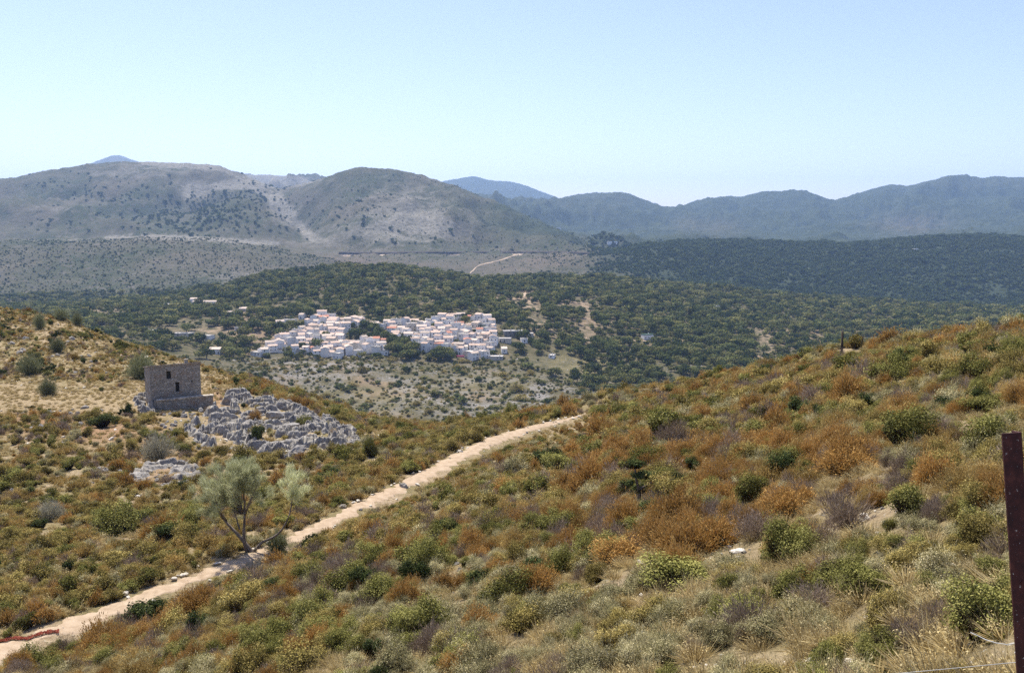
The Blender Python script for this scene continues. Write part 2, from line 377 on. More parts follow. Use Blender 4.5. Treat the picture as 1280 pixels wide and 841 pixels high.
def m_path():
    m = NT('pale_dirt'); p = m.pos(); n2 = m.noise(2.2, 6, .6, p); n3 = m.noise(22, 4, .6, p)
    c = m.ramp(n2, [(.25, (.27, .195, .125)), (.5, (.37, .28, .19)), (.75, (.46, .365, .26))])
    c = m.mix(m.step(n3, .60, .74), c, (.55, .49, .39)); c = m.mix(m.step(n3, .40, .30), c, (.28, .20, .13))
    return m.done(c, bump=n3, bdist=.03)
M['path'] = m_path()

def m_valley():
    m = NT('valley_soil'); p = m.pos(); a = m.attr('mask'); sep = m.n('ShaderNodeSeparateColor', {0: a.outputs['Color']})
    n1 = m.noise(.012, 6, .6, p); n2 = m.noise(.11, 6, .65, p); n3 = m.noise(.55, 4, .6, p)
    c = m.ramp(n2, [(.3, (.046, .048, .022)), (.5, (.082, .074, .036)), (.7, (.125, .102, .060))])
    pale = m.ramp(n2, [(.3, (.12, .09, .055)), (.6, (.24, .175, .115))])
    c = m.mix(m.step(n1, .54, .64), c, pale)
    rock = m.ramp(n3, [(.3, (.10, .09, .08)), (.7, (.30, .28, .25))])
    c = m.mix(m.math('MULTIPLY', sep.outputs[0], m.step(m.noise(.05, 5, .7, p), .46, .58)), c, rock)
    c = m.mix(m.math('MULTIPLY', sep.outputs[1], m.step(n2, .42, .58)), c, m.ramp(n3, [(.3, (.22, .155, .10)), (.7, (.38, .29, .20))]))
    c = m.mix(m.math('MULTIPLY', sep.outputs[2], m.step(n2, .3, .6)), c, (.17, .145, .07))
    return m.done(c, bump=n3, bdist=1.2, bstr=.6)
M['valley'] = m_valley()

def m_mtn():
    m = NT('mountain_scrub_and_limestone'); p = m.pos(); a = m.attr('mask'); sep = m.n('ShaderNodeSeparateColor', {0: a.outputs['Color']})
    n1 = m.noise(.0035, 7, .62, p); n2 = m.noise(.02, 7, .7, p); n3 = m.noise(.09, 5, .65, p)
    base = m.ramp(n1, [(.40, (.042, .052, .022)), (.5, (.068, .068, .038)), (.60, (.100, .088, .058))])
    base = m.mix(m.step(n3, .45, .62), base, m.ramp(n2, [(.4, (.030, .034, .021)), (.6, (.115, .10, .080))]))
    green = m.ramp(n2, [(.35, (.018, .028, .013)), (.65, (.045, .056, .026))])
    c = m.mix(sep.outputs[1], base, green)
    rock = m.ramp(n3, [(.3, (.085, .08, .062)), (.7, (.25, .23, .19))])
    c = m.mix(m.math('MULTIPLY', m.step(sep.outputs[0], .05, .8), m.step(m.math('ADD', n2, m.math('MULTIPLY', sep.outputs[0], .22)), .52, .64)), c, rock)
    c = m.mix(m.math('MULTIPLY', sep.outputs[2], m.step(n2, .3, .6)), c, (.12, .09, .066))
    return m.done(c, bump=m.math('ADD', n2, m.math('MULTIPLY', n3, .4)), bdist=14, bstr=.55)
M['mtn'] = m_mtn()

def m_rock():
    m = NT('grey_limestone'); tcn = m.n('ShaderNodeTexCoord').outputs['Object']; n1 = m.noise(2.0, 6, .65, tcn); n2 = m.noise(9, 5, .7, tcn)
    c = m.ramp(n1, [(.25, (.10, .092, .082)), (.5, (.26, .243, .220)), (.75, (.52, .49, .445))])
    c = m.mix(m.step(n2, .55, .68), c, (.15, .14, .125)); c = m.mix(m.step(m.noise(1.1, 3, .5, tcn), .60, .74), c, (.34, .28, .20))
    return m.done(c, bump=m.math('ADD', n1, n2), bdist=.06, bstr=.8)
M['rock'] = m_rock()
def m_prock():
    m = NT('pale_stone'); tcn = m.n('ShaderNodeTexCoord').outputs['Object']; n1 = m.noise(3.0, 6, .65, tcn)
    return m.done(m.ramp(n1, [(.25, (.40, .35, .27)), (.5, (.58, .53, .44)), (.75, (.72, .68, .60))]), bump=n1, bdist=.04)
M['pstone'] = m_prock()

def m_stonewall(name, a, b, sc=3.2):
    m = NT(name); tcn = m.n('ShaderNodeTexCoord').outputs['Object']
    mp = m.n('ShaderNodeMapping', {'Vector': tcn, 'Scale': (1, 1, 1.7)}).outputs[0]
    vo = m.n('ShaderNodeTexVoronoi', {'Vector': mp, 'Scale': sc}); ed = m.n('ShaderNodeTexVoronoi', {'Vector': mp, 'Scale': sc}, feature='DISTANCE_TO_EDGE').outputs['Distance']
    n1 = m.noise(.9, 5, .6, tcn); cs = m.n('ShaderNodeSeparateColor', {0: vo.outputs['Color']}).outputs[0]
    c = m.mix(m.math('MULTIPLY', cs, .9), a, b); c = m.mix(m.step(n1, .52, .68), c, (.30, .22, .17)); c = m.mix(m.step(ed, .09, .02), c, (.17, .145, .115))
    return m.done(c, bump=m.step(ed, 0, .15), bdist=.05)
M['rubble_wall'] = m_stonewall('rubble_masonry', (.22, .205, .185), (.42, .385, .34))
M['coping'] = m_stonewall('pale_coping', (.42, .37, .30), (.60, .54, .45), 2)
def m_plain(name, col, var=.12, sc=3, rough=.85, spec=.2):
    m = NT(name); tcn = m.n('ShaderNodeTexCoord').outputs['Object']; n1 = m.noise(sc, 5, .6, tcn); rn = m.n('ShaderNodeObjectInfo').outputs['Random']
    lo = tuple(c * (1 - var) for c in col); hi = tuple(min(.9, c * (1 + var)) for c in col)
    c = m.ramp(n1, [(.3, lo), (.7, hi)])
    c = m.n('ShaderNodeHueSaturation', {'Color': c, 'Value': m.math('ADD', .88, m.math('MULTIPLY', rn, .22)), 'Hue': .5, 'Saturation': 1.}).outputs[0]
    return m.done(c, rough, bump=n1, bdist=.01, spec=spec)
M['white'] = m_plain('limewash', (.80, .77, .73), .06, .6)
M['cream'] = m_plain('cream_render', (.60, .54, .45), .08, .6)
M['opening'] = m_plain('dark_opening', (.035, .032, .03), .2)
def m_tiles(name, a, b):
    m = NT(name); tcn = m.n('ShaderNodeTexCoord').outputs['Object']
    w = m.n('ShaderNodeTexWave', {'Vector': tcn, 'Scale': 2.2, 'Distortion': .4}, bands_direction='X').outputs['Fac']
    n1 = m.noise(1.3, 5, .7, tcn); rn = m.n('ShaderNodeObjectInfo').outputs['Random']
    c = m.mix(m.step(n1, .35, .65), a, b); c = m.mix(m.math('MULTIPLY', w, .35), c, (.22, .13, .09))
    c = m.n('ShaderNodeHueSaturation', {'Color': c, 'Value': m.math('ADD', .8, m.math('MULTIPLY', rn, .4)), 'Hue': .5, 'Saturation': 1.}).outputs[0]
    return m.done(c, .9, bump=w, bdist=.06)
M['tile_pink'] = m_tiles('faded_roof_tiles', (.47, .335, .26), (.57, .46, .38))
M['tile_pale'] = m_tiles('bleached_roof_tiles', (.50, .40, .32), (.62, .54, .46))
M['tile_red'] = m_tiles('red_roof_tiles', (.42, .17, .11), (.50, .26, .18))
M['roof_flat'] = m_plain('pale_roof_slab', (.58, .54, .48), .1, .8)
M['roof_green'] = m_plain('green_sheet_roof', (.10, .16, .12), .1, .8)
M['magenta'] = m_plain('magenta_awning', (.45, .09, .16), .1, 2)
M['shed'] = m_plain('grey_block_wall', (.24, .22, .20), .15, 1)
def m_rust():
    m = NT('rusty_iron'); tcn = m.n('ShaderNodeTexCoord').outputs['Object']; n1 = m.noise(30, 6, .65, tcn); n2 = m.noise(75, 3, .6, tcn)
    c = m.ramp(n1, [(.3, (.024, .006, .005)), (.55, (.060, .014, .010)), (.75, (.12, .035, .022))]); c = m.mix(m.step(n2, .66, .70), c, (.40, .36, .31))
    return m.done(c, .75, bump=n1, bdist=.002, spec=.4)
M['rust'] = m_rust()
def m_wire():
    m = NT('galvanised_wire'); return m.done((.42, .42, .40), .45, spec=.6)
M['wire'] = m_wire()
M['wood'] = m_plain('weathered_wood_and_cut_shade', (.055, .042, .035), .3, 8)
M['orange'] = m_plain('orange_plastic', (.50, .17, .10), .12, 9, .5)
M['road'] = m_plain('road_surface', (.05, .042, .040), .08, .05)
M['cut'] = m_plain('road_cut_rock', (.40, .31, .22), .3, .05)

# ------------------------------------------------------------------ the ground, cut into near hillside, valley, hills and mountains
PXG, PYG = proj(XX, YY, ZG)
fm = np.random.default_rng(5)
nzA = fbm(XX / 40, YY / 40, 3, 77)
mask = np.zeros((*XX.shape, 4), np.float32); mask[..., 3] = 1
near = DD < SPLIT1[:, None]
# near hillside: red channel bare dirt, green channel red soil
bare = blobs(PXG, PYG, [(110,503,120,11,1.3),(220,490,60,14,1.),(30,490,80,12,.9),(270,470,60,16,.7),(130,430,90,40,.55),(690,575,60,10,.0),(470,545,30,8,.8),(660,585,70,8,.3),(1100,650,70,22,.9),(930,690,60,12,1.),(780,735,60,10,.8),(1000,835,140,14,.9),(575,740,18,45,.8),(500,770,70,12,.6),(440,520,60,12,.4),(690,520,60,10,.5),(600,838,160,10,.5)])
redm = blobs(PXG, PYG, [(120,540,90,16,1.),(40,525,60,12,.8),(190,570,60,16,.6),(270,500,30,14,.8),(215,600,60,18,.5)])
mask[..., 0] = np.where(near, np.clip(bare, 0, 1), 0); mask[..., 1] = np.where(near, np.clip(redm, 0, 1), 0)
# valley: red = limestone, green = bare pale soil, blue = dry grass
val = (~near) & (DD < SPLIT2[:, None])
rocky = blobs(PXG, PYG, [(500,490,180,32,.7),(620,500,100,30,.6),(380,460,60,18,.9),(720,500,60,20,.8),(430,452,50,8,1.)])
pale = blobs(PXG, PYG, [(705,385,40,8,.8),(660,378,26,10,.8),(735,408,14,30,.7),(680,410,20,12,.8),(955,435,18,22,1.),(1010,425,40,10,.8),(255,415,60,5,.6),(120,390,25,5,.8),(300,400,70,8,.5),(440,385,16,6,.8),(540,385,14,8,.6),(640,375,14,10,.8),(860,395,50,6,.6),(1060,405,60,6,.6),(780,440,10,14,.6),(480,425,160,26,.35)])
grass = blobs(PXG, PYG, [(725,455,50,14,1.2),(450,500,90,22,.7),(610,480,60,12,.6)])
mask[..., 0] = np.where(val, np.clip(rocky, 0, 1), mask[..., 0]); mask[..., 1] = np.where(val, np.clip(pale + .3 * nzA * (pale > .1), 0, 1), mask[..., 1]); mask[..., 2] = np.where(val, np.clip(grass, 0, 1), 0)
# mountains: red = limestone, green = wooded, blue = bare reddish
mt = (~near) & (~val)
def polyd(px, py, pts, ys=1.0):
    d = np.full(px.shape, 1e9)
    for (x1, y1), (x2, y2) in zip(pts[:-1], pts[1:]):
        dx, dy = x2 - x1, (y2 - y1) * ys; t_ = np.clip(((px - x1) * dx + (py - y1) * ys * dy) / (dx * dx + dy * dy), 0, 1)
        d = np.minimum(d, np.hypot(px - x1 - t_ * dx, (py - y1) * ys - t_ * dy))
    return d
far_ = DD > 1500
rim = np.where(far_, np.exp(-(polyd(PXG, PYG, [(232,247),(240,240),(262,234.5),(290,230),(320,237),(345,249),(356,262),(372,280),(392,298)], 1.6) / 6) ** 2) * 1.0 + np.exp(-(polyd(PXG, PYG, [(135,297),(180,294.5),(235,296.5),(262,300),(345,304)], 3) / 6) ** 2) * 1.0 + np.exp(-(polyd(PXG, PYG, [(180,204),(232,204.5),(280,214),(300,222)], 2) / 6) ** 2) * .6, 0)
lime = rim + blobs(PXG, PYG, [(230,207,90,6,.7),(290,232,45,4,1.1),(250,240,14,9,.8),(235,236,12,8,.8),(345,250,10,16,.9),(362,268,16,16,.8),(160,218,60,6,.6),(60,262,40,4,.6),(90,300,60,3,.5),(235,298,60,2.5,1.),(320,304,40,3,.8),(510,262,60,34,.6),(470,290,60,20,.5),(545,285,50,18,.5),(355,226,50,7,1.2),(330,224,20,6,1.),(400,300,30,14,.4),(300,345,30,6,.5),(200,345,120,20,.2),(330,218,20,5,.6)])
WPX = PXG + 60 * fbm(XX / 240, YY / 300, 3, 71)
green = np.clip((WPX - 690) / 120, 0, 1) * (PYG > 235) + blobs(PXG, PYG, [(700,275,80,22,1.1),(640,258,40,6,1.),(440,222,70,10,.35),(560,245,30,18,.5),(260,265,90,26,.25),(640,285,50,16,.35)])
far6 = DD > SPLIT3[:, None]
green = np.where(far6 & (PXG > 540), np.maximum(green, .85), green)
redb = blobs(PXG, PYG, [(1140,280,46,13,.45),(900,285,30,12,.25),(855,280,20,10,.2),(450,330,60,9,.8),(560,333,140,12,.45),(700,325,60,10,.5),(1140,298,20,5,.0)])
green = green * (1 - .6 * np.clip(redb, 0, 1))
mask[..., 0] = np.where(mt, np.clip(lime, 0, 1), mask[..., 0]); mask[..., 1] = np.where(mt, np.clip(green, 0, 1), mask[..., 1]); mask[..., 2] = np.where(mt, np.clip(redb, 0, 1), mask[..., 2])

nt, nd = XX.shape
idx = np.arange(nt * nd).reshape(nt, nd)
Q = np.stack([idx[:-1, :-1], idx[1:, :-1], idx[1:, 1:], idx[:-1, 1:]], -1)
Dm = DD[:-1, :-1]
zone = np.where(Dm < SPLIT1[:-1, None], 0, np.where(Dm < SPLIT2[:-1, None], 1, np.where(Dm < SPLIT3[:-1, None], 2, 3)))
ALLV = np.stack([XX, YY, ZG], -1).reshape(-1, 3); ALLM = mask.reshape(-1, 4)
def ground_piece(name, z, mat, label, smooth=True):
    f = Q[zone == z].reshape(-1, 4); u, inv = np.unique(f, return_inverse=True)
    me = mesh_np(name, ALLV[u], inv.reshape(-1, 4), mat, {'mask': ('POINT', 'FLOAT_COLOR', ALLM[u])}, smooth)
    o = link(bpy.data.objects.new(name, me)); tag(o, label, None, None, 'structure'); return o
ground_piece('hillside', 0, M['hill'], 'dry scrubby hillside falling away below the viewpoint')
ground_piece('valley_ground', 1, M['valley'], 'valley floor and wooded hill around the white village')
ground_piece('hills', 2, M['mtn'], 'grey brown hills and mountains behind the village')
ground_piece('distant_mountains', 3, M['mtn'], 'hazy blue mountains along the skyline')

# ------------------------------------------------------------------ path, track and road strips
def spline(P, n):
    P = np.array(P, float); s = np.concatenate([[0], np.cumsum(np.linalg.norm(np.diff(P[:, :2], axis=0), axis=1))])
    q = np.linspace(0, s[-1], n)
    out = np.stack([np.interp(q, s, P[:, i]) for i in range(P.shape[1])], 1)
    k = max(3, n // 40) | 1; kern = np.ones(k) / k
    for i in range(P.shape[1]): out[:, i] = np.convolve(np.pad(out[:, i], k // 2, mode='edge'), kern, 'valid')
    return out
def strip(name, C, w, mat, label, lift=.04, n=300, m=9, rag=.8, nsc=.9):
    C = spline([(c[0], c[1], ww) for c, ww in zip(C, w)], n)
    d = np.gradient(C[:, :2], axis=0); d /= np.linalg.norm(d, axis=1)[:, None]; nrm = np.stack([-d[:, 1], d[:, 0]], 1)
    V = []
    a = np.linspace(-1, 1, m)
    for k, q in enumerate(a):
        side = 1 + rag * fbm(C[:, 0] / nsc + (0 if q < 0 else 50), C[:, 1] / nsc, 3, 9)
        P = C[:, :2] + nrm * (q * C[:, 2] / 2 * side)[:, None]
        z = gz(P[:, 0], P[:, 1]) + np.where(abs(q) > .99, -lift * 1.5, lift) - 0.02 * (1 - q * q) * (lift < .2)
        V.append(np.stack([P[:, 0], P[:, 1], z], 1))
    V = np.stack(V, 1).reshape(-1, 3); ii = np.arange(n * m).reshape(n, m)
    f = np.stack([ii[:-1, :-1], ii[:-1, 1:], ii[1:, 1:], ii[1:, :-1]], -1).reshape(-1, 4)
    o = link(bpy.data.objects.new(name, mesh_np(name, V, f, mat, None, True))); tag(o, label, None, None, 'structure')
    return C
PC = []
for (px, py, D) in [p for p in PATH if p[0] > -250]:
    X, Y, Z = pix(px, py, D); PC.append((float(X), float(Y)))
pw = [1.5, 1.5, 1.5, 1.45, 1.35, 1.3, 1.2, 1.15, 1.15, 1.2, 1.4, 1.8, 1.4, .3][-len(PC):]
pw += [1.0] * (len(PC) - len(pw))
PATHC = strip('dirt_path', PC, pw, M['path'], 'pale dirt path running along the slope', n=500)
def near_path(X, Y):
    """distance to the path's middle, and its half width there"""
    d = np.full(np.shape(X), 1e9); w = np.zeros(np.shape(X))
    for i in range(0, len(PATHC), 4):
        e = np.hypot(X - PATHC[i, 0], Y - PATHC[i, 1]); b = e < d
        d = np.where(b, e, d); w = np.where(b, PATHC[i, 2] / 2, w)
    return d, w
def pixline(pts, dmin): return [hit(px, py, dmin)[:2] for px, py in pts]
trk = strip('valley_track', pixline([(688,419),(705,420.5),(725,423),(750,423.5),(775,423.5),(800,427),(830,428)], 700), [3.5]*7, M['path'], 'pale farm track across the wooded slope', lift=.4, n=120, nsc=12)
trk2 = strip('hill_track', pixline([(640,372),(648,373),(655,370),(657,366)], 900), [4,5,6,3], M['path'], 'pale track bend high on the wooded hill', lift=.5, n=60, nsc=12)
def gridline(pts, row_D):
    out = []
    for px, py in pts: out.append(hit(px, py, row_D)[:2])
    return out
ROADP = [(420,318),(445,318.5),(480,318.2),(510,317.5),(540,317.5),(570,317.8),(600,317.2),(640,317),(680,317.3),(720,318),(745,319)]
RC = []
for px, py in ROADP:
    x_, y_, z_ = hit(px, py, 1900); RC.append((x_, y_, float(pix(px, py, y_)[2])))
RC = spline(RC, 160); RC[:, 1] = np.convolve(np.pad(RC[:, 1], 15, mode='edge'), np.ones(31) / 31, 'valid')
for k_ in range(len(RC)):
    pxx = CX + F * RC[k_, 0] / (RC[k_, 1] * cp - RC[k_, 2] * sp); RC[k_, 2] = float(pix(pxx, np.interp(pxx, [p[0] for p in ROADP], [p[1] for p in ROADP]), RC[k_, 1])[2])
def shelf(name, prof, mat, label, rgh):
    q = np.random.default_rng(8); V = []
    for x_, y_, z_ in RC:
        for (dy, dz) in prof: V.append((x_ + q.normal() * rgh, y_ + dy + q.normal() * rgh, z_ + dz + q.normal() * rgh * .4))
    m = len(prof); ii = np.arange(len(V)).reshape(-1, m); f = np.stack([ii[:-1, :-1], ii[1:, :-1], ii[1:, 1:], ii[:-1, 1:]], -1).reshape(-1, 4)
    tag(link(bpy.data.objects.new(name, mesh_np(name, V, f, mat))), label, None, None, 'structure')
shelf('mountain_road', [(-3, 0), (6, .1), (9, .1)], M['road'], 'road cut level across the foot of the cone-shaped mountain', .1)
shelf('road_embankment', [(-44, -24), (-20, -9), (-8, -3.2), (-3, -.05)], M['cut'], 'tan earth embankment below the mountain road', .8)
shelf('road_cutting', [(9.1, 0), (11, 4.2), (16, 6.5), (24, 6)], M['wood'], 'rock cutting above the mountain road, its shade painted dark', .8)  # dark tone paints in the shade on the cut bank
road = RC
mtk = strip('mountain_track', pixline([(587,343),(594,336),(604,331),(618,327.5),(632,324),(645,319.5),(650,318)], 1700), [5,6,6,6,7,7,6], M['path'], 'pale track climbing to the mountain road', lift=1.6, n=120, nsc=60)

# ------------------------------------------------------------------ plant meshes (unit size: about 1 m across unless stated)
def rnd_dirs(n, r, up=0.0):
    v = r.normal(size=(n, 3)); v /= np.linalg.norm(v, axis=1)[:, None]
    if up: v[:, 2] = np.abs(v[:, 2]) * (1 - up) + up * r.random(n)
    return v / np.linalg.norm(v, axis=1)[:, None]

def diamonds(P, A, B):
    n = len(P); V = np.empty((n, 4, 3)); V[:, 0] = P - A; V[:, 1] = P + B; V[:, 2] = P + A; V[:, 3] = P - B
    return V.reshape(-1, 3), np.arange(n * 4).reshape(n, 4)

def leafy(r, n, R0=.5, H=.8, leaf=.03, asp=.5, lobes=7, shell=.55, up=0.3):
    """clumps of small leaves on a lumpy low dome"""
    L = r.uniform(-1, 1, (lobes, 3)); L[:, :2] *= R0 * .62; L[:, 2] = H * (.25 + .5 * r.random(lobes)) * (1 - .5 * (L[:, 0] ** 2 + L[:, 1] ** 2) / (R0 * R0)); rad = R0 * r.uniform(.3, .55, lobes)
    k = r.integers(0, lobes, n); d = rnd_dirs(n, r, .1); d[:, 2] = np.where(r.random(n) < .25, -d[:, 2] * .5, d[:, 2])
    rr = rad[k] * (shell + (1 - shell) * r.random(n) ** .6) * (1 + .35 * r.normal(size=n) * .5)
    P = L[k] + d * rr[:, None]; P[:, 2] = np.maximum(P[:, 2], .01 + .03 * r.random(n))
    nv = d * .9 + rnd_dirs(n, r) * .75; nv[:, 2] += .35
    a = np.cross(nv, rnd_dirs(n, r)); a /= np.linalg.norm(a, axis=1)[:, None] + 1e-9
    b = np.cross(a, nv); b /= np.linalg.norm(b, axis=1)[:, None] + 1e-9
    s = leaf * r.uniform(.6, 1.4, n)
    V, Fc = diamonds(P, a * s[:, None], b * (s * asp)[:, None])
    kt = r.random(lobes); T = np.clip(.52 + .4 * (kt[k] - .5) + .26 * r.normal(size=n), .12, 1)
    m = max(60, n // 9); th = r.uniform(0, 2 * math.pi, m); q = np.sqrt(r.random(m)) * R0 * .8; tip_ = np.stack([np.cos(th) * q, np.sin(th) * q, H * r.uniform(.3, .62, m)], 1); foot_ = tip_ * np.array([.3, .3, 0])  # woody stems, coloured dark to deepen the shade inside the bush
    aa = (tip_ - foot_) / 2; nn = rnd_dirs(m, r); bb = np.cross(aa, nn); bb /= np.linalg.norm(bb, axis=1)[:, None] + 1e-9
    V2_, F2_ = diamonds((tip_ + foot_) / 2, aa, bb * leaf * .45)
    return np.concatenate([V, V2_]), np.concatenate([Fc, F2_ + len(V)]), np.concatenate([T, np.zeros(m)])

def twiggy(r, n, R0=.5, H=.7, w=.006, ln=.16, base=.0, tip=None, spread=1.0, droop=0.0):
    """fine upright twigs fanning from the foot into a ragged dome"""
    th = r.uniform(0, 2 * math.pi, n); q = np.sqrt(r.random(n)) * spread
    d = np.stack([np.cos(th) * q * R0, np.sin(th) * q * R0, H * np.sqrt(np.maximum(.05, 1.05 - q * q)) * r.uniform(.75, 1.08, n)], 1)
    lump = 1 + .22 * np.sin(th * 3 + r.uniform(0, 6)) + .15 * np.sin(th * 7 + r.uniform(0, 6)); d *= lump[:, None]
    s = base + (1 - base) * r.random(n) ** .6
    P = d * s[:, None] + r.normal(size=(n, 3)) * .02
    a = d / np.linalg.norm(d, axis=1)[:, None] + r.normal(size=(n, 3)) * .35; a[:, 2] += .25 - droop; a /= np.linalg.norm(a, axis=1)[:, None]
    nv = P / (np.linalg.norm(P, axis=1)[:, None] + 1e-9) + rnd_dirs(n, r) * .7; nv[:, 2] += .2
    b = np.cross(a, nv); b /= np.linalg.norm(b, axis=1)[:, None] + 1e-9
    l = ln * r.uniform(.5, 1.3, n) * .5
    P[:, 2] = np.maximum(P[:, 2], .02)
    V, Fc = diamonds(P, a * l[:, None], b * (w * r.uniform(.6, 1.4, n))[:, None])
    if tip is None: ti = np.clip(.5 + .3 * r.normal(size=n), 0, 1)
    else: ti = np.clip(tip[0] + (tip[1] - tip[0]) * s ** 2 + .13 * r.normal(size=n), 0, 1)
    return V, Fc, ti

def merge(*parts):
    V = []; Fc = []; T = []; o = 0
    for v, f, t in parts:
        V.append(v); Fc.append(f + o); T.append(t); o += len(v)
    return np.concatenate(V), np.concatenate(Fc), np.concatenate(T)

def fmesh(name, parts, mat):
    V, Fc, T = merge(*parts)
    return mesh_np(name, V, Fc, mat, {'tint': ('FACE', 'FLOAT', T)})

def plant_variants():
    K = {}
    for lod, q in (('a', 1.0), ('b', .30)):
        s = 1.0 if lod == 'a' else 1.75
        r = np.random.default_rng(101)
        N = lambda n: int(n * q)
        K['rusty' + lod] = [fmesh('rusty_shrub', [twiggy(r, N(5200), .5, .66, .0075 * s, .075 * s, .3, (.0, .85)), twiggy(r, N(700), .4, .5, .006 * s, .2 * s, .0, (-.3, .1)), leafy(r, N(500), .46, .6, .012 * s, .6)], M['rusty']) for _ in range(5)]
        K['olive' + lod] = [fmesh('olive_shrub', [leafy(r, N(5600), .5, .72, .016 * s, .58, 13), twiggy(r, N(500), .45, .6, .006 * s, .12 * s)], M['olive']) for _ in range(5)]
        K['green' + lod] = [fmesh('green_shrub', [leafy(r, N(6200), .5, .78, .017 * s, .55, 14, .5)], M['green']) for _ in range(5)]
        K['dark' + lod] = [fmesh('dark_shrub', [leafy(r, N(3200), .46, .85, .027 * s, .6, 9, .45)], M['dark']) for _ in range(2)]
        K['grey' + lod] = [fmesh('grey_shrub', [twiggy(r, N(3000), .5, .6, .0048 * s, .13 * s, .05)], M['grey']) for _ in range(5)]
        K['sage' + lod] = [fmesh('sage_shrub', [twiggy(r, N(900), .45, .66, .005 * s, .12 * s, .2), leafy(r, N(5200), .45, .6, .0135 * s, .6, 14, .4, .3)], M['sage']) for _ in range(4)]
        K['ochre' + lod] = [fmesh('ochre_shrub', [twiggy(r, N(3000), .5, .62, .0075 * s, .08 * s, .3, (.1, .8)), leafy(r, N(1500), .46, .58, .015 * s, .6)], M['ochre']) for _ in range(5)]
    r = np.random.default_rng(55)
    def tuft(n, H, R0, w):
        th = r.uniform(0, 2 * math.pi, n); q = r.random(n) ** .7 * R0
        base = np.stack([np.cos(th) * q * .4, np.sin(th) * q * .4, 0 * q], 1); h = H * r.uniform(.4, 1.1, n)
        tipp = base + np.stack([np.cos(th) * q, np.sin(th) * q, h], 1) + r.normal(size=(n, 3)) * .04
        a = (tipp - base) / 2; P = (tipp + base) / 2; b = np.cross(a, rnd_dirs(n, r)); b /= np.linalg.norm(b, axis=1)[:, None] + 1e-9
        V, Fc = diamonds(P, a, b * w); return V, Fc, np.clip(.5 + .3 * r.normal(size=n), 0, 1)
    K['straw'] = [fmesh('dry_grass', [tuft(110, .26, .26, .0035), tuft(90, .12, .3, .006), leafy(r, 160, .25, .25, .011, .6, 6)], M['straw']) for _ in range(4)]
    K['strawfar'] = [fmesh('dry_grass', [tuft(60, .22, .26, .006), leafy(r, 70, .3, .2, .02, .6, 5)], M['straw']) for _ in range(3)]
    return K
PM = plant_variants()

# instanced stuff: one object whose points carry a plant mesh each
def gn_scatter(name, P, rot, scl, pick, meshes, label, cat=None):
    src = bpy.data.collections.new(name + '_kinds')
    for i, me in enumerate(meshes):
        so = bpy.data.objects.new('%s_kind_%03d' % (name, i), me); src.objects.link(so)
    me = bpy.data.meshes.new(name); n = len(P)
    me.vertices.add(n); me.vertices.foreach_set('co', np.asarray(P, np.float32).ravel())
    for an, typ, d in (('rot', 'FLOAT_VECTOR', rot), ('scl', 'FLOAT_VECTOR', scl)):
        at = me.attributes.new(an, typ, 'POINT'); at.data.foreach_set('vector', np.asarray(d, np.float32).ravel())
    at = me.attributes.new('pick', 'INT', 'POINT'); at.data.foreach_set('value', np.asarray(pick, np.int32))
    o = link(bpy.data.objects.new(name, me))
    g = bpy.data.node_groups.new(name, 'GeometryNodeTree')
    g.interface.new_socket('Geometry', in_out='INPUT', socket_type='NodeSocketGeometry'); g.interface.new_socket('Geometry', in_out='OUTPUT', socket_type='NodeSocketGeometry')
    gi = g.nodes.new('NodeGroupInput'); go = g.nodes.new('NodeGroupOutput')
    iop = g.nodes.new('GeometryNodeInstanceOnPoints'); ci = g.nodes.new('GeometryNodeCollectionInfo')
    ci.inputs['Collection'].default_value = src; ci.inputs['Separate Children'].default_value = True; ci.inputs['Reset Children'].default_value = True
    def na(nm, typ):
        q = g.nodes.new('GeometryNodeInputNamedAttribute'); q.data_type = typ; q.inputs['Name'].default_value = nm
        return [s for s in q.outputs if s.enabled][0]
    e2r = g.nodes.new('FunctionNodeEulerToRotation')
    L = g.links.new
    L(gi.outputs[0], iop.inputs['Points']); L(ci.outputs[0], iop.inputs['Instance']); iop.inputs['Pick Instance'].default_value = True
    L(na('pick', 'INT'), iop.inputs['Instance Index']); L(na('rot', 'FLOAT_VECTOR'), e2r.inputs[0]); L(e2r.outputs[0], iop.inputs['Rotation']); L(na('scl', 'FLOAT_VECTOR'), iop.inputs['Scale'])
    L(iop.outputs[0], go.inputs[0])
    md = o.modifiers.new('scatter', 'NODES'); md.node_group = g
    tag(o, label, cat, None, 'stuff'); return o

# ------------------------------------------------------------------ the stone building's frame, needed by the scatter
BX, BY, BZ = [float(v) for v in pix(188.5, 500, 109.5)]
BANG = math.atan2(.62, 1.0)
def in_building(X, Y, pad=.6):
    dx, dy = X - BX, Y - BY; u = dx * math.cos(BANG) + dy * math.sin(BANG); v = -dx * math.sin(BANG) + dy * math.cos(BANG)
    return (u > -pad) & (u < 6.9 + pad) & (v > -1.3 - pad) & (v < 4.6 + pad)
OUTC = [  # limestone outcrop areas, photo outlines
 [(290,487),(312,492),(335,498),(352,505),(375,512),(400,522),(430,533),(448,545),(452,556),(430,563),(395,570),(365,575),(335,572),(318,566),(290,565),(262,560),(238,550),(232,538),(246,524),(262,518),(276,505)],
 [(165,512),(172,500),(182,494),(190,500),(191,515),(175,516)],
 [(160,598),(180,583),(205,578),(235,580),(250,590),(248,604),(225,611),(190,610),(168,608)],
 [(193,522),(220,514),(252,512),(262,518),(240,538),(215,540),(200,534)]]
def in_outcrop(px, py):
    m = np.zeros(np.shape(px), bool)
    for q in OUTC: m |= polymask(px, py, q)
    return m

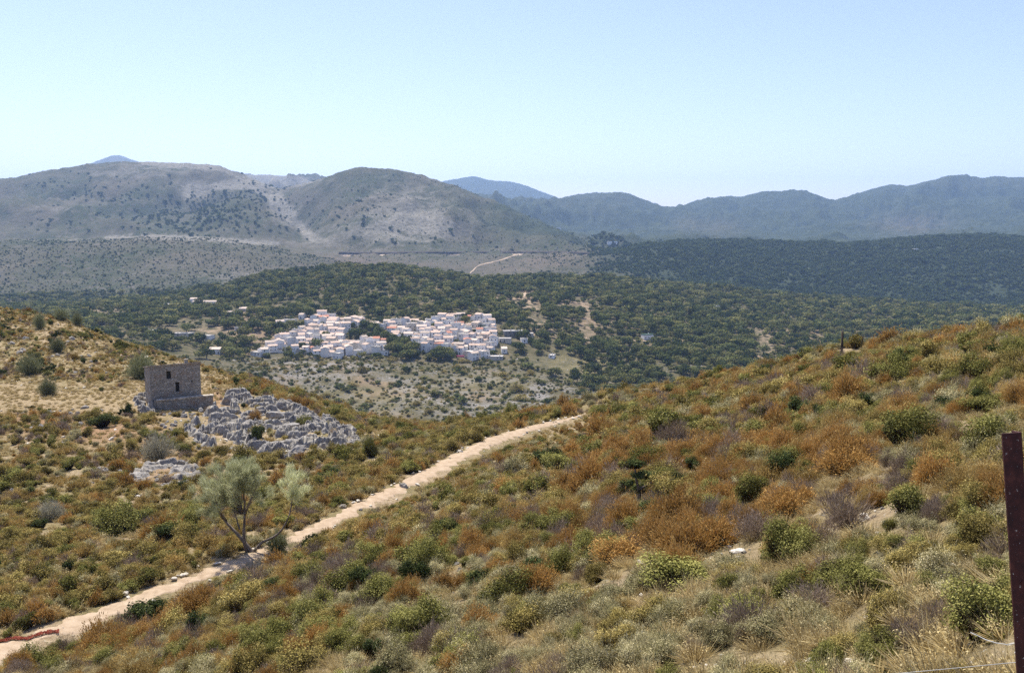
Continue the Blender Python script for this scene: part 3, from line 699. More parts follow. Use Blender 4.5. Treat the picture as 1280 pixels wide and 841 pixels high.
# ------------------------------------------------------------------ near scrub
SPECIALS = [
 ('broom_bush','',178,474,38,30,'round grey-green broom bush behind the left end of the stone building','bush','B0',1),
 ('broom_bush','',60,494,24,20,'grey-green broom bush with a dark foot on the dirt flat left of the stone building','bush','B1',2),
 ('broom_bush','',38,468,32,24,'wide blue-green broom bush on the left hill above the dirt flat','bush','B0',3),
 ('broom_bush','',50,412,15,20,'upright broom bush breaking the crest of the left hill','bush','B1',4),
 ('broom_bush','',76,401,20,14,'round yellowish broom bush standing on the skyline of the left hill','bush','B0',5),
 ('broom_bush','',97,407,14,16,'small broom bush just below the left hill crest, beside the skyline one','bush','B1',6),
 ('broom_bush','',202,443,20,13,'broom bush on the falling left ridge above the stone building','bush','B1',7),
 ('broom_bush','',72,440,20,17,'olive broom bush half way up the left hill','bush','B0',8),
 ('pale_bush','',197,575,46,36,'pale silvery bush above the small lower limestone outcrop','bush','PB',9),
 ('pale_bush','',63,650,40,26,'pale silvery bush on the scrub slope, farther left than the broom tree','bush','PB',10),
 ('green_shrub','dark',322,555,20,32,'dark green bush growing in the cleft of the limestone outcrop','bush',None,0),
 ('green_shrub','green',464,572,22,36,'bright green shrub at the right tip of the limestone outcrop','bush',None,1),
 ('green_shrub','green',640,524,20,26,'light green shrub on the saddle left of the path end','bush',None,2),
 ('green_shrub','green',215,560,22,16,'green bush right below the stone terrace wall','bush',None,0),
 ('dark_shrub','dark',128,535,34,22,'dark bush on the red bank left of the stone building','bush',None,1),
 ('green_shrub','green',148,668,58,52,'large green bush left of the broom tree','bush',None,2),
 ('green_shrub','green',240,657,34,36,'green bush directly left of the broom tree trunk','bush',None,1),
 ('dark_shrub','dark',50,662,22,20,'dark round bush beneath the pale silvery bush','bush',None,0),
 ('green_shrub','dark',1123,460,32,30,'round dark green bush just below the right-hand ridge, beside white rocks','bush',None,1),
 ('green_shrub','green',1040,492,40,18,'flat bright green bush below the two fence posts','bush',None,0),
 ('green_shrub','green',1232,515,64,32,'wide green and yellow bush near the top of the slope, above the post','bush',None,1),
 ('dark_shrub','dark',1090,510,36,24,'dark brown-green bush half way up the right slope','bush',None,0),
 ('dark_shrub','dark',1024,522,24,22,'small near-black bush left of the dark brown-green one','bush',None,1),
 ('dark_shrub','dark',822,536,26,20,'dark bush under the ridge, right of the path end','bush',None,0),
 ('green_shrub','green',695,590,42,32,'green topped bush with a dark base below the path end','bush',None,1),
 ('dark_shrub','dark',865,587,22,22,'small dark bush right of the holm oak sapling','bush',None,1),
 ('dark_shrub','dark',957,469,18,18,'dark bush on the crest of the right ridge','bush',None,0),
 ('green_shrub','green',700,665,50,40,'dark-based green bush left of the holm oak sapling\'s foot','bush',None,0),
 ('green_shrub','green',748,522,30,20,'yellow-green bush covering the end of the path','bush',None,2),
 ('green_shrub','green',698,722,46,54,'tall green bush among rust-orange bushes in mid slope','bush',None,0),
 ('green_shrub','olive',742,730,36,36,'small olive bush right of the tall green bush','bush',None,1),
 ('rusty_shrub','rusty',672,740,58,44,'bright rust-orange bush in front of the tall green bush','bush',None,1),
 ('rusty_shrub','rusty',778,700,84,34,'long rust-orange bush right of the tall green bush','bush',None,2),
 ('rusty_shrub','rusty',898,682,66,42,'big rust-orange bush left of the bare stony patch','bush',None,0),
 ('rusty_shrub','rusty',985,645,78,42,'widest rust-orange bush above the bare stony patch','bush',None,2),
 ('rusty_shrub','rusty',1060,592,88,38,'broad rust-orange bush in the upper right slope','bush',None,1),
 ('grey_shrub','grey',1058,660,70,60,'dark grey twiggy bush right of the widest rust-orange bush','bush',None,1),
 ('grey_shrub','grey',945,672,70,46,'grey twiggy bush between two rust-orange bushes','bush',None,0),
 ('green_shrub','green',845,735,110,50,'spreading green bush left of the bare stony patch','bush',None,1),
 ('green_shrub','green',1000,705,60,62,'upright green bush beside the white stone','bush',None,2),
 ('green_shrub','green',1085,745,90,52,'large light green bush left of the rusty post','bush',None,0),
 ('green_shrub','green',1228,800,110,100,'largest yellow-green bush, dark beneath, touching the rusty post','bush',None,1),
 ('grey_shrub','grey',1150,812,80,58,'dead brown tangle left of the largest yellow-green bush','bush',None,2),
 ('sage_shrub','sage',965,800,76,52,'pale sage bush at the bottom of the slope under the stony patch','bush',None,0),
 ('green_shrub','olive',655,788,70,50,'soft blue-green bush in the straw below the rust-orange bush','bush',None,2),
 ('green_shrub','olive',385,835,100,40,'yellow-green bush at the bottom edge, left of centre','bush',None,0),
 ('dark_shrub','dark',466,822,36,34,'dark green bush by the bottom edge, right of the yellow-green one','bush',None,1),
 ('dark_shrub','dark',182,780,60,44,'dark brown-green bush against the near edge of the path','bush',None,0),
 ('rusty_shrub','rusty',245,765,62,38,'rust-orange bush touching the near edge of the path','bush',None,1),
]
SPX = [(hit(q[2], q[3], 2.5, 400), q[4]) for q in SPECIALS] + [(hit(797, 630, 5, 300), 60), (hit(310, 690, 20, 100), 40), (hit(1052, 441, 30, 300), 26), (hit(1077, 436, 30, 300), 24)]
def off_special(X, Y, rad=0.0):
    ok = np.ones(len(X), bool)
    for (x, y, z), wpx in SPX:
        w_ = wpx / F * y; ok &= ~((np.abs(X - x * Y / y) < w_ * .45 + rad) & (Y < y + w_ * .2) & (Y > y - w_ * 1.3 - .04 * y))
    return ok
r = np.random.default_rng(2024)
def sample_area(d0, d1, dens, tmax=.66):
    n = int(dens * tmax * (d1 * d1 - d0 * d0))
    Y = np.sqrt(r.uniform(d0 * d0, d1 * d1, n)); X = r.uniform(-tmax, tmax, n) * Y
    lim = np.interp(X / Y, tc, SPLIT1); k = Y < lim; X, Y = X[k], Y[k]
    Z = gz(X, Y); px, py = proj(X, Y, Z)
    k = (px > -90) & (px < 1370) & (py < 990) & visible(X, Y, Z, .8)
    return X[k], Y[k], Z[k], px[k], py[k]
segs = [sample_area(2.2, 16, 15), sample_area(16, 34, 10.5), sample_area(34, 75, 6.2), sample_area(75, 215, 3.4)]
X, Y, Z, px, py = [np.concatenate([s[i] for s in segs]) for i in range(5)]
pd, pwid = near_path(X, Y)
leftside = (px < np.interp(py, [500, 517, 535, 556, 598, 632, 667, 694, 720, 743, 766, 791, 841], [760, 735, 660, 600, 520, 450, 380, 320, 250, 190, 130, 60, -60]))
hilltop = leftside & (py < 520) & (px < 300)
bare_d = blobs(px, py, [(500,775,50,8,.6),(690,590,20,8,.6),(560,660,20,8,.5),(110,503,130,10,1.2),(215,488,50,14,1.),(30,492,80,12,.9),(1100,650,50,18,.75),(930,692,52,9,.9),(780,735,50,8,.7),(1000,838,120,10,.8),(575,740,14,40,.7),(470,545,28,7,.9)])
dens = np.ones(len(X)) * .64 + .35 * fbm(X / 2.2, Y / 2.2, 2, 61)
dens = np.where((py > 720) & ~leftside, dens + .14, dens)
dens = np.where(hilltop, .34 + .5 * fbm(X / 9, Y / 9, 2, 62), dens) - bare_d
dens = np.where((py < 640) & leftside & (px < 300) & (py > 520), dens - .32, dens)
# types by weights plus patchy noise
types = ['rusty', 'olive', 'green', 'dark', 'grey', 'sage', 'ochre']
def W(cond, vals, cur): return np.where(cond[:, None], np.array(vals)[None, :], cur)
w = np.tile(np.array([.16, .32, .14, -.30, .18, .34, .50]), (len(X), 1))
w = W(leftside & (py > 520), [.02, .50, .18, -.30, .12, .28, .42], w)
w = W(hilltop, [-.05, .25, .1, -.1, .22, .15, .35], w)
w = W((py > 690) & ~leftside, [.20, .26, .20, -.26, .24, .46, .24], w)
w = W((py > 745) & (px > 430), [-.05, .22, .24, -.30, .20, .74, .12], w)
w = W((px > 930) & (py > 640), [-.15, .34, .52, -.18, .24, .54, .0], w)
w = W((py > 560) & (py < 700) & (px > 700) & (px < 1100), [.58, .10, .10, -.22, .34, .20, .28], w)
for k in range(len(types)):
    w[:, k] += .55 * fbm(X / (.9 + .02 * Y), Y / (.9 + .02 * Y), 2, 300 + 7 * k) + .24 * fbm(X / 8, Y / 8, 2, 400 + k) + .30 * r.normal(size=len(X))
ty = np.argmax(w, 1)
size = np.exp(r.normal(-.62, .34, len(X)))
size *= np.array([1.0, .95, 1.08, 1.2, .95, .82, .85])[ty]
size *= np.where(hilltop, .66, 1.0) * np.interp(Y, [3, 12, 30, 80, 180], [.52, .70, .98, 1.28, 1.5])
size = np.clip(size * 1.18, .22, 2.1)
keep = (r.random(len(X)) < dens) & off_special(X, Y, .1) & (pd > pwid + np.where(leftside, .2, .95) * size + .1) & ~in_building(X, Y) & ~(in_outcrop(px, py) & (r.random(len(X)) < .9)) & (Y > 3.6) & (py < 900)
# keep shrubs a little apart where the sight line passes close to the post
X, Y, Z, px, py, ty, size, pd, leftside = [a[keep] for a in (X, Y, Z, px, py, ty, size, pd, leftside)]
dpath = np.interp(X / Y, tc, rp_[0])
size = np.where((~leftside) & (px > 470) & (px < 745) & (Y < dpath) & (Y > dpath * .68), size * .55, size)
size = np.minimum(size, np.array([72, 66, 72, 44, 66, 66, 60])[ty] / F * Y)
hgt = size * r.uniform(.8, 1.3, len(X)); rz = r.uniform(0, 6.28, len(X))
tilt = r.normal(size=(len(X), 2)) * .13; sxy = np.exp(r.normal(0, .2, len(X)))
appar = size / Y
order = np.argsort(-appar * (1 + 0 * Y))
# the shrubs that show largest are things of their own, up to about 60 of each kind
NIND = {'rusty': 60, 'olive': 48, 'green': 48, 'dark': 26, 'grey': 40, 'sage': 44, 'ochre': 30}
KLAB = {'rusty': ('rust-orange dry bush', 'rusty bush'), 'olive': ('low olive green bush', 'olive bush'), 'green': ('leafy green bush', 'green bush'), 'dark': ('dark green evergreen bush', 'dark bush'),
        'grey': ('bare grey-brown twiggy bush', 'grey bush'), 'sage': ('pale sage green bush with dry stalks', 'sage bush'), 'ochre': ('ochre brown low bush', 'brown bush')}
def where_words(px, py, left):
    if left:
        return 'on the slope beyond the dirt path' if py < 720 else 'just beyond the dirt path at its near end'
    if py > 760 and px > 1080: return 'by the foot of the rusty post'
    if py > 745: return 'among straw at the bottom edge'
    if px > 1080: return 'on the stony slope beside the rusty post'
    if px < 420: return 'below the near side of the path'
    if py < 560: return 'towards the top of the scrub slope'
    if px < 760: return 'on the scrub slope below the path, mid-slope'
    return 'on the middle of the right-hand scrub slope'
taken = np.zeros(len(X), bool); cnt = {}
IND = []
for i in order:
    k = types[ty[i]]
    if cnt.get(k, 0) >= NIND[k]: continue
    if not (0 < px[i] < 1280 and py[i] - size[i] / Y[i] * F * .8 < 835): continue
    cnt[k] = cnt.get(k, 0) + 1; taken[i] = True
    IND.append(i)
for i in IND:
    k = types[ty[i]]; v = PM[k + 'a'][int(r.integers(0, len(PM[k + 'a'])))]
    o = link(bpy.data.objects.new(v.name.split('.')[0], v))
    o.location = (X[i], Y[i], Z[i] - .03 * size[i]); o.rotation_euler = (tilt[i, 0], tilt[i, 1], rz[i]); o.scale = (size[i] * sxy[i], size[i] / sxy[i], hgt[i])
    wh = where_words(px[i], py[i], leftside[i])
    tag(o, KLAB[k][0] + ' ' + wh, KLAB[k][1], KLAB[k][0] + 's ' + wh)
rest = ~taken
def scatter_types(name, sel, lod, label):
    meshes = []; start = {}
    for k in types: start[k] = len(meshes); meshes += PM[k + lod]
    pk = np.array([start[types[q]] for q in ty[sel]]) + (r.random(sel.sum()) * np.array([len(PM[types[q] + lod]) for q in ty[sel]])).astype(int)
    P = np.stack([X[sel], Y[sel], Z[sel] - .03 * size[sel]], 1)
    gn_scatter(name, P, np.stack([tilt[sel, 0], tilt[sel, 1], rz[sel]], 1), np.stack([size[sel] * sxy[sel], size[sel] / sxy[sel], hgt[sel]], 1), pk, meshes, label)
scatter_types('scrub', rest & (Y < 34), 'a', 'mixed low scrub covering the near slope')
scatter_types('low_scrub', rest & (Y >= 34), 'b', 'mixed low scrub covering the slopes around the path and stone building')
print('scrub', len(X), 'ind', len(IND))

# dry grass and dead stalks between the shrubs
def grass(name, d0, d1, dn, key, label, s0):
    gx, gy, gzv, gpx, gpy = sample_area(d0, d1, dn)
    q, ww = near_path(gx, gy)
    pr = .45 + .5 * fbm(gx / 3, gy / 3, 2, 88) + .08 * ((gpy > 720) & (gpx > 380)) + .3 * ((gpy < 500) & (gpx < 320)) + .5 * ((q < ww + 1.5) & (q > ww))
    pr = pr - 1.1 * blobs(gpx, gpy, [(1110,648,55,20,1.),(930,692,50,10,1.),(780,735,40,8,.8),(950,836,140,10,.7),(575,740,14,45,.9),(500,775,50,8,.6),(690,590,20,8,.6),(560,660,20,8,.5)])
    k = (r.random(len(gx)) < pr) & (q > ww + np.where(gpy > np.interp(gpx, [0, 320, 600, 735], [817, 694, 556, 517]), .45, 0)) & ~in_building(gx, gy, .2) & ~(in_outcrop(gpx, gpy) & (r.random(len(gx)) < .8)) & (gy > 3.6) & (gpy < 885)
    gx, gy, gzv = gx[k], gy[k], gzv[k]; n = len(gx); s = np.minimum(s0 * np.exp(r.normal(0, .3, n)), s0 * 1.15)
    gn_scatter(name, np.stack([gx, gy, gzv - .01], 1), np.stack([r.normal(size=n) * .12, r.normal(size=n) * .12, r.uniform(0, 6.28, n)], 1), np.stack([s, s, s * r.uniform(.7, 1.3, n)], 1), r.integers(0, len(PM[key]), n), PM[key], label); print(name, n)
grass('dry_grass', 2.5, 30, 16, 'straw', 'straw-coloured dry grass between the near bushes', .8)
grass('straw_grass', 30, 215, 2.8, 'strawfar', 'pale dry grass over the farther slopes', 1.15)

# ------------------------------------------------------------------ singled-out bushes and the broom tree
def special(name, kind, px, py, wpx, hpx, label, cat, dmin=5, mesh=None, seed=0):
    x, y, z = hit(px, py, dmin, 400)
    s = wpx / F * y; h = hpx / F * y
    v = mesh or PM[kind + 'a'][seed % len(PM[kind + 'a'])]
    o = link(bpy.data.objects.new(name, v)); o.location = (x, y, z - .04 * h); o.rotation_euler.z = seed * 1.7 + px; o.scale = (s, s, h / .8)
    tag(o, label, cat); return o
rr_ = np.random.default_rng(9)
broom_ball = [fmesh('broom_bush', [twiggy(rr_, 5200, .5, .85, .0045, .13, .15), twiggy(rr_, 1800, .5, .75, .006, .2, .1)], M['bluegreen']) for _ in range(2)]
pale_ball = fmesh('pale_bush', [twiggy(rr_, 5200, .5, .75, .0055, .12, .1)], M['pale_dry'])
oak_sap = fmesh('holm_oak_sapling', [leafy(rr_, 4200, .48, 1.0, .026, .6, 12, .4)], M['dark'])
for (nm, kd, a, b, c, d, lb, ct, me, sd) in SPECIALS: special(nm, kd, a, b, c, d, lb, ct, 2.5, {'B0': broom_ball[0], 'B1': broom_ball[1], 'PB': pale_ball}.get(me), sd)

def build_sapling():
    x, y, z = hit(797, 630, 5, 300); s = F / y
    root = empty('holm_oak_sapling', (x, y, z)); tag(root, 'dark blue-green holm oak sapling, the darkest plant in the middle of the slope', 'tree')
    mb = MB(); mb.tube([(0, 0, -.1), (.05, 0, .3), (-.05, 0, .7), (-.1, .05, 1.1)], [.06, .05, .035, .015]); mb.tube([(.03, 0, .4), (.35, .1, .55), (.5, .1, .7)], [.035, .02, .01]); mb.build('trunk', M['bark'], root, True)
    P = []
    for (cx, cy, cz, rx, rzz, n) in [(-.12, 0, 1.15, .38, .3, 900), (.12, .1, .85, .42, .3, 1000), (.5, .1, .6, .36, .26, 800), (-.3, -.05, .62, .22, .2, 300), (.1, 0, .45, .35, .22, 500)]:
        v, f, t = leafy(rr_, n, .5, .5, .028 / (rx * 2), .6, 5, .4); v = v * np.array([rx * 2, rx * 2, rzz * 2]) + np.array([cx, cy, cz - rzz * .6]); P.append((v, f, t))
    k = 1.0 / 1.5 * (72 / s); 
    cr = link(bpy.data.objects.new('crown', fmesh('crown', P, M['dark'])), root)
    root.scale = (k,) * 3 if k > 0 else (1,) * 3
build_sapling()

def broom_tree():
    x0, y0, z0 = hit(322, 690, 20, 100); u = y0 / F
    root = empty('broom_tree', (x0, y0, z0)); tag(root, 'feathery grey-green broom tree with bare forked stems beside the path', 'tree')
    def p(px, py, dy=0): return ((px - 322) * u, dy, (690 - py) * u)
    def limb(name, pts, r0, r1):
        mb = MB(); n = 14; Q = np.array(pts, float); s = np.linspace(0, len(Q) - 1, n)
        W_ = np.stack([np.interp(s, np.arange(len(Q)), Q[:, i]) for i in range(3)], 1); W_[1:-1] += np.random.default_rng(len(pts)).normal(size=(n - 2, 3)) * .025
        for _ in range(2): W_[1:-1] = (W_[:-2] + 2 * W_[1:-1] + W_[2:]) / 4
        mb.tube([tuple(q) for q in W_], list(np.linspace(r0, r1, n)), 7)
        return mb
    tr = MB()
    def add(m): 
        o = len(tr.v); tr.v += m.v; tr.f += [tuple(i + o for i in f) for f in m.f]
    add(limb('t', [(p(318, 697)), p(314, 688), p(305, 677), p(292, 662, .2), p(278, 650, .3), p(268, 632, .3), p(262, 622, .3)], .13, .035))
    add(limb('t', [p(312, 697), p(306, 685, .05), p(305, 668, -.1), p(307, 650, 0), p(308, 632, .1), p(305, 600, .1), p(304, 575, .1)], .12, .02))
    add(limb('t', [p(308, 640), p(316, 622, -.2), p(324, 605, -.3), p(330, 590, -.3)], .05, .015))
    add(limb('t', [p(300, 660, 0), p(290, 640, .5), p(284, 615, .6)], .05, .015))
    add(limb('t', [p(281, 650, .3), p(275, 630, -.3), p(272, 610, -.4)], .045, .012))
    for k in range(26):
        a = random.uniform(0, 6.28); bx = 292 + 34 * math.cos(a) * random.random(); by = 606 + 26 * math.sin(a)
        add(limb('t', [p(304, 640, 0), p((304 + bx) / 2 + random.uniform(-4, 4), (635 + by) / 2, random.uniform(-.5, .5)), p(bx, by, random.uniform(-1.2, 1.2))], .03, .006))
    tr2 = limb('t', [p(316, 697, -.1), p(320, 682, -.1), p(330, 673, -.2), p(345, 671, -.3), p(355, 662, -.3), p(364, 648, -.2), p(368, 632, 0), p(371, 612, 0), p(369, 596, 0)], .09, .02)
    tr.build('trunk', M['bark'], root, True)
    tr2.build('limb', M['bark'], root, True)
    rb = np.random.default_rng(77)
    def spray(cx, cy, rx, ry, rd, n, cl):
        """bundles of thin hanging twigs filling an uneven ellipsoid"""
        C = rnd_dirs(cl, rb) * (rb.random(cl) ** .4)[:, None] * np.array([rx, rd, ry]) * u
        C += np.array(p(cx, cy)); k = rb.integers(0, cl, n)
        out = C[k] - np.array(p(cx, cy + ry * .9)); out /= np.linalg.norm(out, axis=1)[:, None]
        P = C[k] + rb.normal(size=(n, 3)) * np.array([.20, .20, .20]) * (5.5 * u / .2 * .04 + .5)
        a = out * .9 + rb.normal(size=(n, 3)) * .42; a[:, 2] += .15; a /= np.linalg.norm(a, axis=1)[:, None]
        b = np.cross(a, rnd_dirs(n, rb)); b /= np.linalg.norm(b, axis=1)[:, None]
        V, Fc = diamonds(P, a * (rb.uniform(.10, .26, n))[:, None], b * (rb.uniform(.004, .009, n))[:, None])
        return V, Fc, np.clip(.5 + .3 * rb.normal(size=n), 0, 1)
    link(bpy.data.objects.new('crown', fmesh('crown', [spray(296, 602, 50, 32, 42, 10500, 74), spray(266, 616, 26, 26, 26, 4200, 28), spray(318, 588, 22, 22, 24, 3600, 22), spray(306, 580, 20, 16, 20, 2400, 14)], M['broom'])), root)
    link(bpy.data.objects.new('side_crown', fmesh('side_crown', [spray(370, 600, 17, 24, 16, 2300, 22), spray(378, 612, 14, 14, 14, 800, 10)], M['broom'])), root)
broom_tree()
special('broom_bush', '', 347, 690, 34, 26, 'dark blue-green tuft under the broom tree\'s leaning limb', 'bush', 20, broom_ball[1], 3)

# ------------------------------------------------------------------ rocks
def rock_mesh(seed, sx=1, sy=1, sz=.6, sub=3, name='limestone_rock', mat=None):
    import bmesh
    bm = bmesh.new(); bmesh.ops.create_icosphere(bm, subdivisions=sub, radius=.5)
    q = random.Random(seed)
    planes = [(Vector((q.uniform(-1, 1), q.uniform(-1, 1), q.uniform(-.6, 1))).normalized(), q.uniform(.24, .40)) for _ in range(11)]
    for v in bm.verts:
        for n, d in planes:
            e = v.co.dot(n) - d
            if e > 0: v.co -= n * e * .92
        v.co.x *= sx; v.co.y *= sy; v.co.z *= sz
    P = np.array([v.co[:] for v in bm.verts])
    nz = fbm(P[:, 0] * 5 + seed, P[:, 1] * 5 + P[:, 2] * 7, 3, seed) * .05
    for v, k in zip(bm.verts, nz): v.co += v.co.normalized() * k
    me = bpy.data.meshes.new(name); bm.to_mesh(me); bm.free(); me.materials.append(mat or M['rock']); return me
RK = [rock_mesh(i, 1.0, .8, .62) for i in range(9)]
SLAB = [rock_mesh(40 + i, 1.25, .7, .42) for i in range(4)]
PST = [rock_mesh(70 + i, 1.1, .8, .5, 2, 'pale_stone', M['pstone']) for i in range(6)]
def put_rock(me, px, py, wpx, label, cat, group=None, dmin=5, lift=0, tl=.3, flat=1.0):
    x, y, z = hit(px, py, dmin, 400); s = wpx / F * y
    nm = me.name.split('.')[0]
    o = link(bpy.data.objects.new(nm, me)); o.location = (x, y, z + lift * s); o.scale = (s, s * random.uniform(.8, 1.2), s * flat * random.uniform(.8, 1.25))
    o.rotation_euler = (random.uniform(-tl, tl), random.uniform(-tl, tl) - .35 * tl, random.uniform(-.6, .6)); tag(o, label, cat, group); return o
rk = random.Random(4)
def fill_outcrop(poly, n, lo, hi, label, group, arch=True, lift=.18):
    xs = [q[0] for q in poly]; ys = [q[1] for q in poly]; k = 0
    while k < n:
        a, b = rk.uniform(min(xs), max(xs)), rk.uniform(min(ys), max(ys))
        if not polymask(np.array([a]), np.array([b]), poly)[0]: continue
        s = lo + (hi - lo) * rk.random() ** 2.6
        put_rock(rk.choice(RK + SLAB), a, b, s, label, 'rock', group, 50, lift, .45, 1.15); k += 1
fill_outcrop(OUTC[0], 60, 4, 11, 'grey limestone rock packed in the big outcrop right of the stone building', 'limestone rocks of the big outcrop')
fill_outcrop(OUTC[1], 9, 7, 17, 'grey limestone rock heaped against the left end of the terrace wall', 'rocks at the left end of the terrace wall')
fill_outcrop(OUTC[2], 40, 5, 13, 'grey limestone rock in the small lower outcrop by the pale silvery bush', 'rocks of the small lower outcrop')
fill_outcrop(OUTC[3], 30, 5, 12, 'limestone rock on the rubble bank right under the terrace wall', 'rocks under the terrace wall')
for (a, b, s, lb) in [(312,535,30,'large dark-faced limestone block in the middle of the big outcrop'),(362,540,40,'broad limestone hump at the centre right of the big outcrop'),(372,570,36,'smooth whale-backed slab at the foot of the big outcrop'),(292,500,22,'limestone block at the top of the big outcrop'),(345,524,34,'ribbed limestone slab in the upper right of the big outcrop')]:
    put_rock(rk.choice(SLAB), a, b, s * .8, lb, 'rock', None, 50, .2, .3, 1.15)
def worley(u, v, seed):
    iu, iv = np.floor(u).astype(np.int64), np.floor(v).astype(np.int64); f1 = np.full(u.shape, 9.); f2 = f1.copy(); cid = np.zeros(u.shape, np.int64); cx = np.zeros(u.shape); cy = np.zeros(u.shape)
    for a in (-1, 0, 1):
        for b in (-1, 0, 1):
            h1 = _hash(iu + a, iv + b, seed); h2 = _hash(iu + a, iv + b, seed + 5)
            qx = iu + a + h1 / 4294967296.; qy = iv + b + h2 / 4294967296.; d = np.hypot(u - qx, v - qy)
            n = d < f1; f2 = np.where(n, f1, np.minimum(f2, d)); cid = np.where(n, h1 ^ h2, cid); cx = np.where(n, qx, cx); cy = np.where(n, qy, cy); f1 = np.where(n, d, f1)
    return f1, f2, cid, u - cx, v - cy
def outcrop_body(poly, label, seed, st=.11, amp_=1.0):
    pts = np.array([hit(a, b, 50, 400) for a, b in poly]); c0 = pts.mean(0); x0, x1, y0, y1 = pts[:, 0].min() - 1, pts[:, 0].max() + 1, pts[:, 1].min() - 1, pts[:, 1].max() + 1
    nx, ny = int((x1 - x0) / st), int((y1 - y0) / st); gx_, gy_ = np.meshgrid(np.linspace(x0, x1, nx), np.linspace(y0, y1, ny), indexing='ij')
    g = gz(gx_, gy_); ppx, ppy = proj(gx_, gy_, g)
    ed = polymask(ppx + 5 * fbm(gx_ / 2, gy_ / 2, 3, seed), ppy + 3 * fbm(gx_ / 2 + 9, gy_ / 3, 3, seed + 1), poly).astype(float)
    k = 9; kern = np.ones(k) / k
    sm = np.apply_along_axis(lambda v: np.convolve(v, kern, 'same'), 0, ed); sm = np.apply_along_axis(lambda v: np.convolve(v, kern, 'same'), 1, sm)
    ca, sa = math.cos(.55), math.sin(.55); wx = gx_ + .5 * fbm(gx_ / 2, gy_ / 2, 2, seed + 3); wy = gy_ + .5 * fbm(gx_ / 2 + 7, gy_ / 2, 2, seed + 4)
    u, v = wx * ca + wy * sa, -wx * sa + wy * ca
    h = 0
    for (su, sv, a, sd) in ((4.6, 1.6, .85, 1), (2.1, .6, .46, 2), (.8, .30, .11, 3)):
        f1, f2, cid, du, dv = worley(u / su, v / sv, seed + sd); rr = (cid & 1023) / 1023.; r2 = ((cid >> 10) & 1023) / 1023.
        h = h + a * (rr * 1.0 + dv * (.9 + .8 * r2) * -1 + du * .5 * (r2 - .5)) - a * .9 * np.clip(1 - (f2 - f1) / .16, 0, 1)
    h = h + .05 * fbm(gx_ / .3, gy_ / .3, 3, seed)
    soilgap = np.clip((fbm(gx_ / 3.2, gy_ / 4, 3, seed + 9) + .10) * 5, 0, 1)
    h = h * soilgap - .5 * (1 - soilgap)
    z = g + (h * amp_ * .72 + .12) * np.clip(sm * 1.5, 0, 1) - .35 * (1 - np.clip(sm * 2, 0, 1))
    V = np.stack([gx_ - c0[0], gy_ - c0[1], z - c0[2]], -1).reshape(-1, 3); ii = np.arange(nx * ny).reshape(nx, ny)
    f = np.stack([ii[:-1, :-1], ii[1:, :-1], ii[1:, 1:], ii[:-1, 1:]], -1).reshape(-1, 4); kk = (sm[:-1, :-1] > .02).reshape(-1); f = f[kk]; uu, inv = np.unique(f, return_inverse=True)
    o = link(bpy.data.objects.new('rock_outcrop', mesh_np('rock_outcrop', V[uu], inv.reshape(-1, 4), M['rock']))); o.location = tuple(c0); tag(o, label, 'rock outcrop')
outcrop_body(OUTC[0], 'big jagged grey limestone outcrop with dark clefts, right of the stone building', 5)
outcrop_body(OUTC[2], 'small low limestone outcrop under the pale silvery bush', 15, .1, .45)
outcrop_body(OUTC[1], 'dark limestone knob at the left end of the terrace wall', 25, .09, .8)
# scattered grey rocks in the left slope
for (cx, cy, rx, ry, n, lb, gp) in [(55,530,60,16,26,'weathered grey rock on the red bank left of the stone building','rocks on the red bank'),(30,590,40,30,14,'dark grey rock in the scrub at the far left','rocks in the far left scrub'),(130,598,40,14,14,'grey rock left of the small lower outcrop','rocks left of the small outcrop'),(60,440,55,20,12,'small grey rock on the left hill','rocks on the left hill')]:
    for _ in range(n): put_rock(rk.choice(RK), rk.gauss(cx, rx * .6), rk.gauss(cy, ry * .6), rk.uniform(5, 13), lb, 'rock', gp, 40, .1)
for (a, b, s, lb) in [(1146,444,16,'largest flat white rock just below the right-hand ridge'),(1156,443,9,'white rock touching the largest flat white rock'),(1137,446,7,'small white rock left of the largest flat white rock'),(1224,437,12,'bright white boulder near the ridge top at the right'),(1207,432,7,'small white rock left of the bright white boulder'),(1110,446,6,'little white stone left of the round dark green bush'),(1012,484,6,'white stone left of the flat bright green bush'),(1020,480,5,'second white stone left of the flat bright green bush'),(1098,458,6,'white stone under the round dark green bush'),
                      (868,538,16,'flat pale stone under the ridge, right of the dark bush'),(922,690,22,'biggest cream-coloured stone on the bare stony patch'),(912,684,9,'small cream stone beside the biggest one'),(1190,710,26,'flat whitish stone left of the rusty post'),(1087,772,14,'white stone between green bushes left of the post'),(820,809,9,'white stone in the straw at the bottom'),(597,781,8,'small white stone in the straw below the path bend'),(122,694,12,'white stone on the slope beyond the path'),(133,692,8,'small white stone next to the white stone beyond the path'),(1020,832,48,'flat pale slab breaking the soil at the bottom edge'),(1060,828,24,'pale slab right of the flat one at the bottom edge')]:
    put_rock(rk.choice(PST), a, b, s * 1.05, lb, 'rock', None, 3, .05, .2, .8)
def side_stones():
    for i in range(70):
        k = rk.randrange(60, 480); c = PATHC[k]; d = PATHC[min(k + 3, 499)] - c; L = math.hypot(d[0], d[1]) or 1; nx, ny = -d[1] / L, d[0] / L
        side = 1 if rk.random() < .72 else -1; off = side * (c[2] / 2 + rk.uniform(-.1, .45)); x, y = c[0] + nx * off, c[1] + ny * off
        z = float(gz(x, y)); s = rk.uniform(.12, .42); me = rk.choice(PST)
        o = link(bpy.data.objects.new('pale_stone', me)); o.location = (x, y, z + .25 * s); o.scale = (s,) * 3; o.rotation_euler = (rk.uniform(-.3, .3), rk.uniform(-.3, .3), rk.uniform(0, 6))
        tag(o, 'pale stone lining the edge of the dirt path', 'stone', 'stones along the path edge')
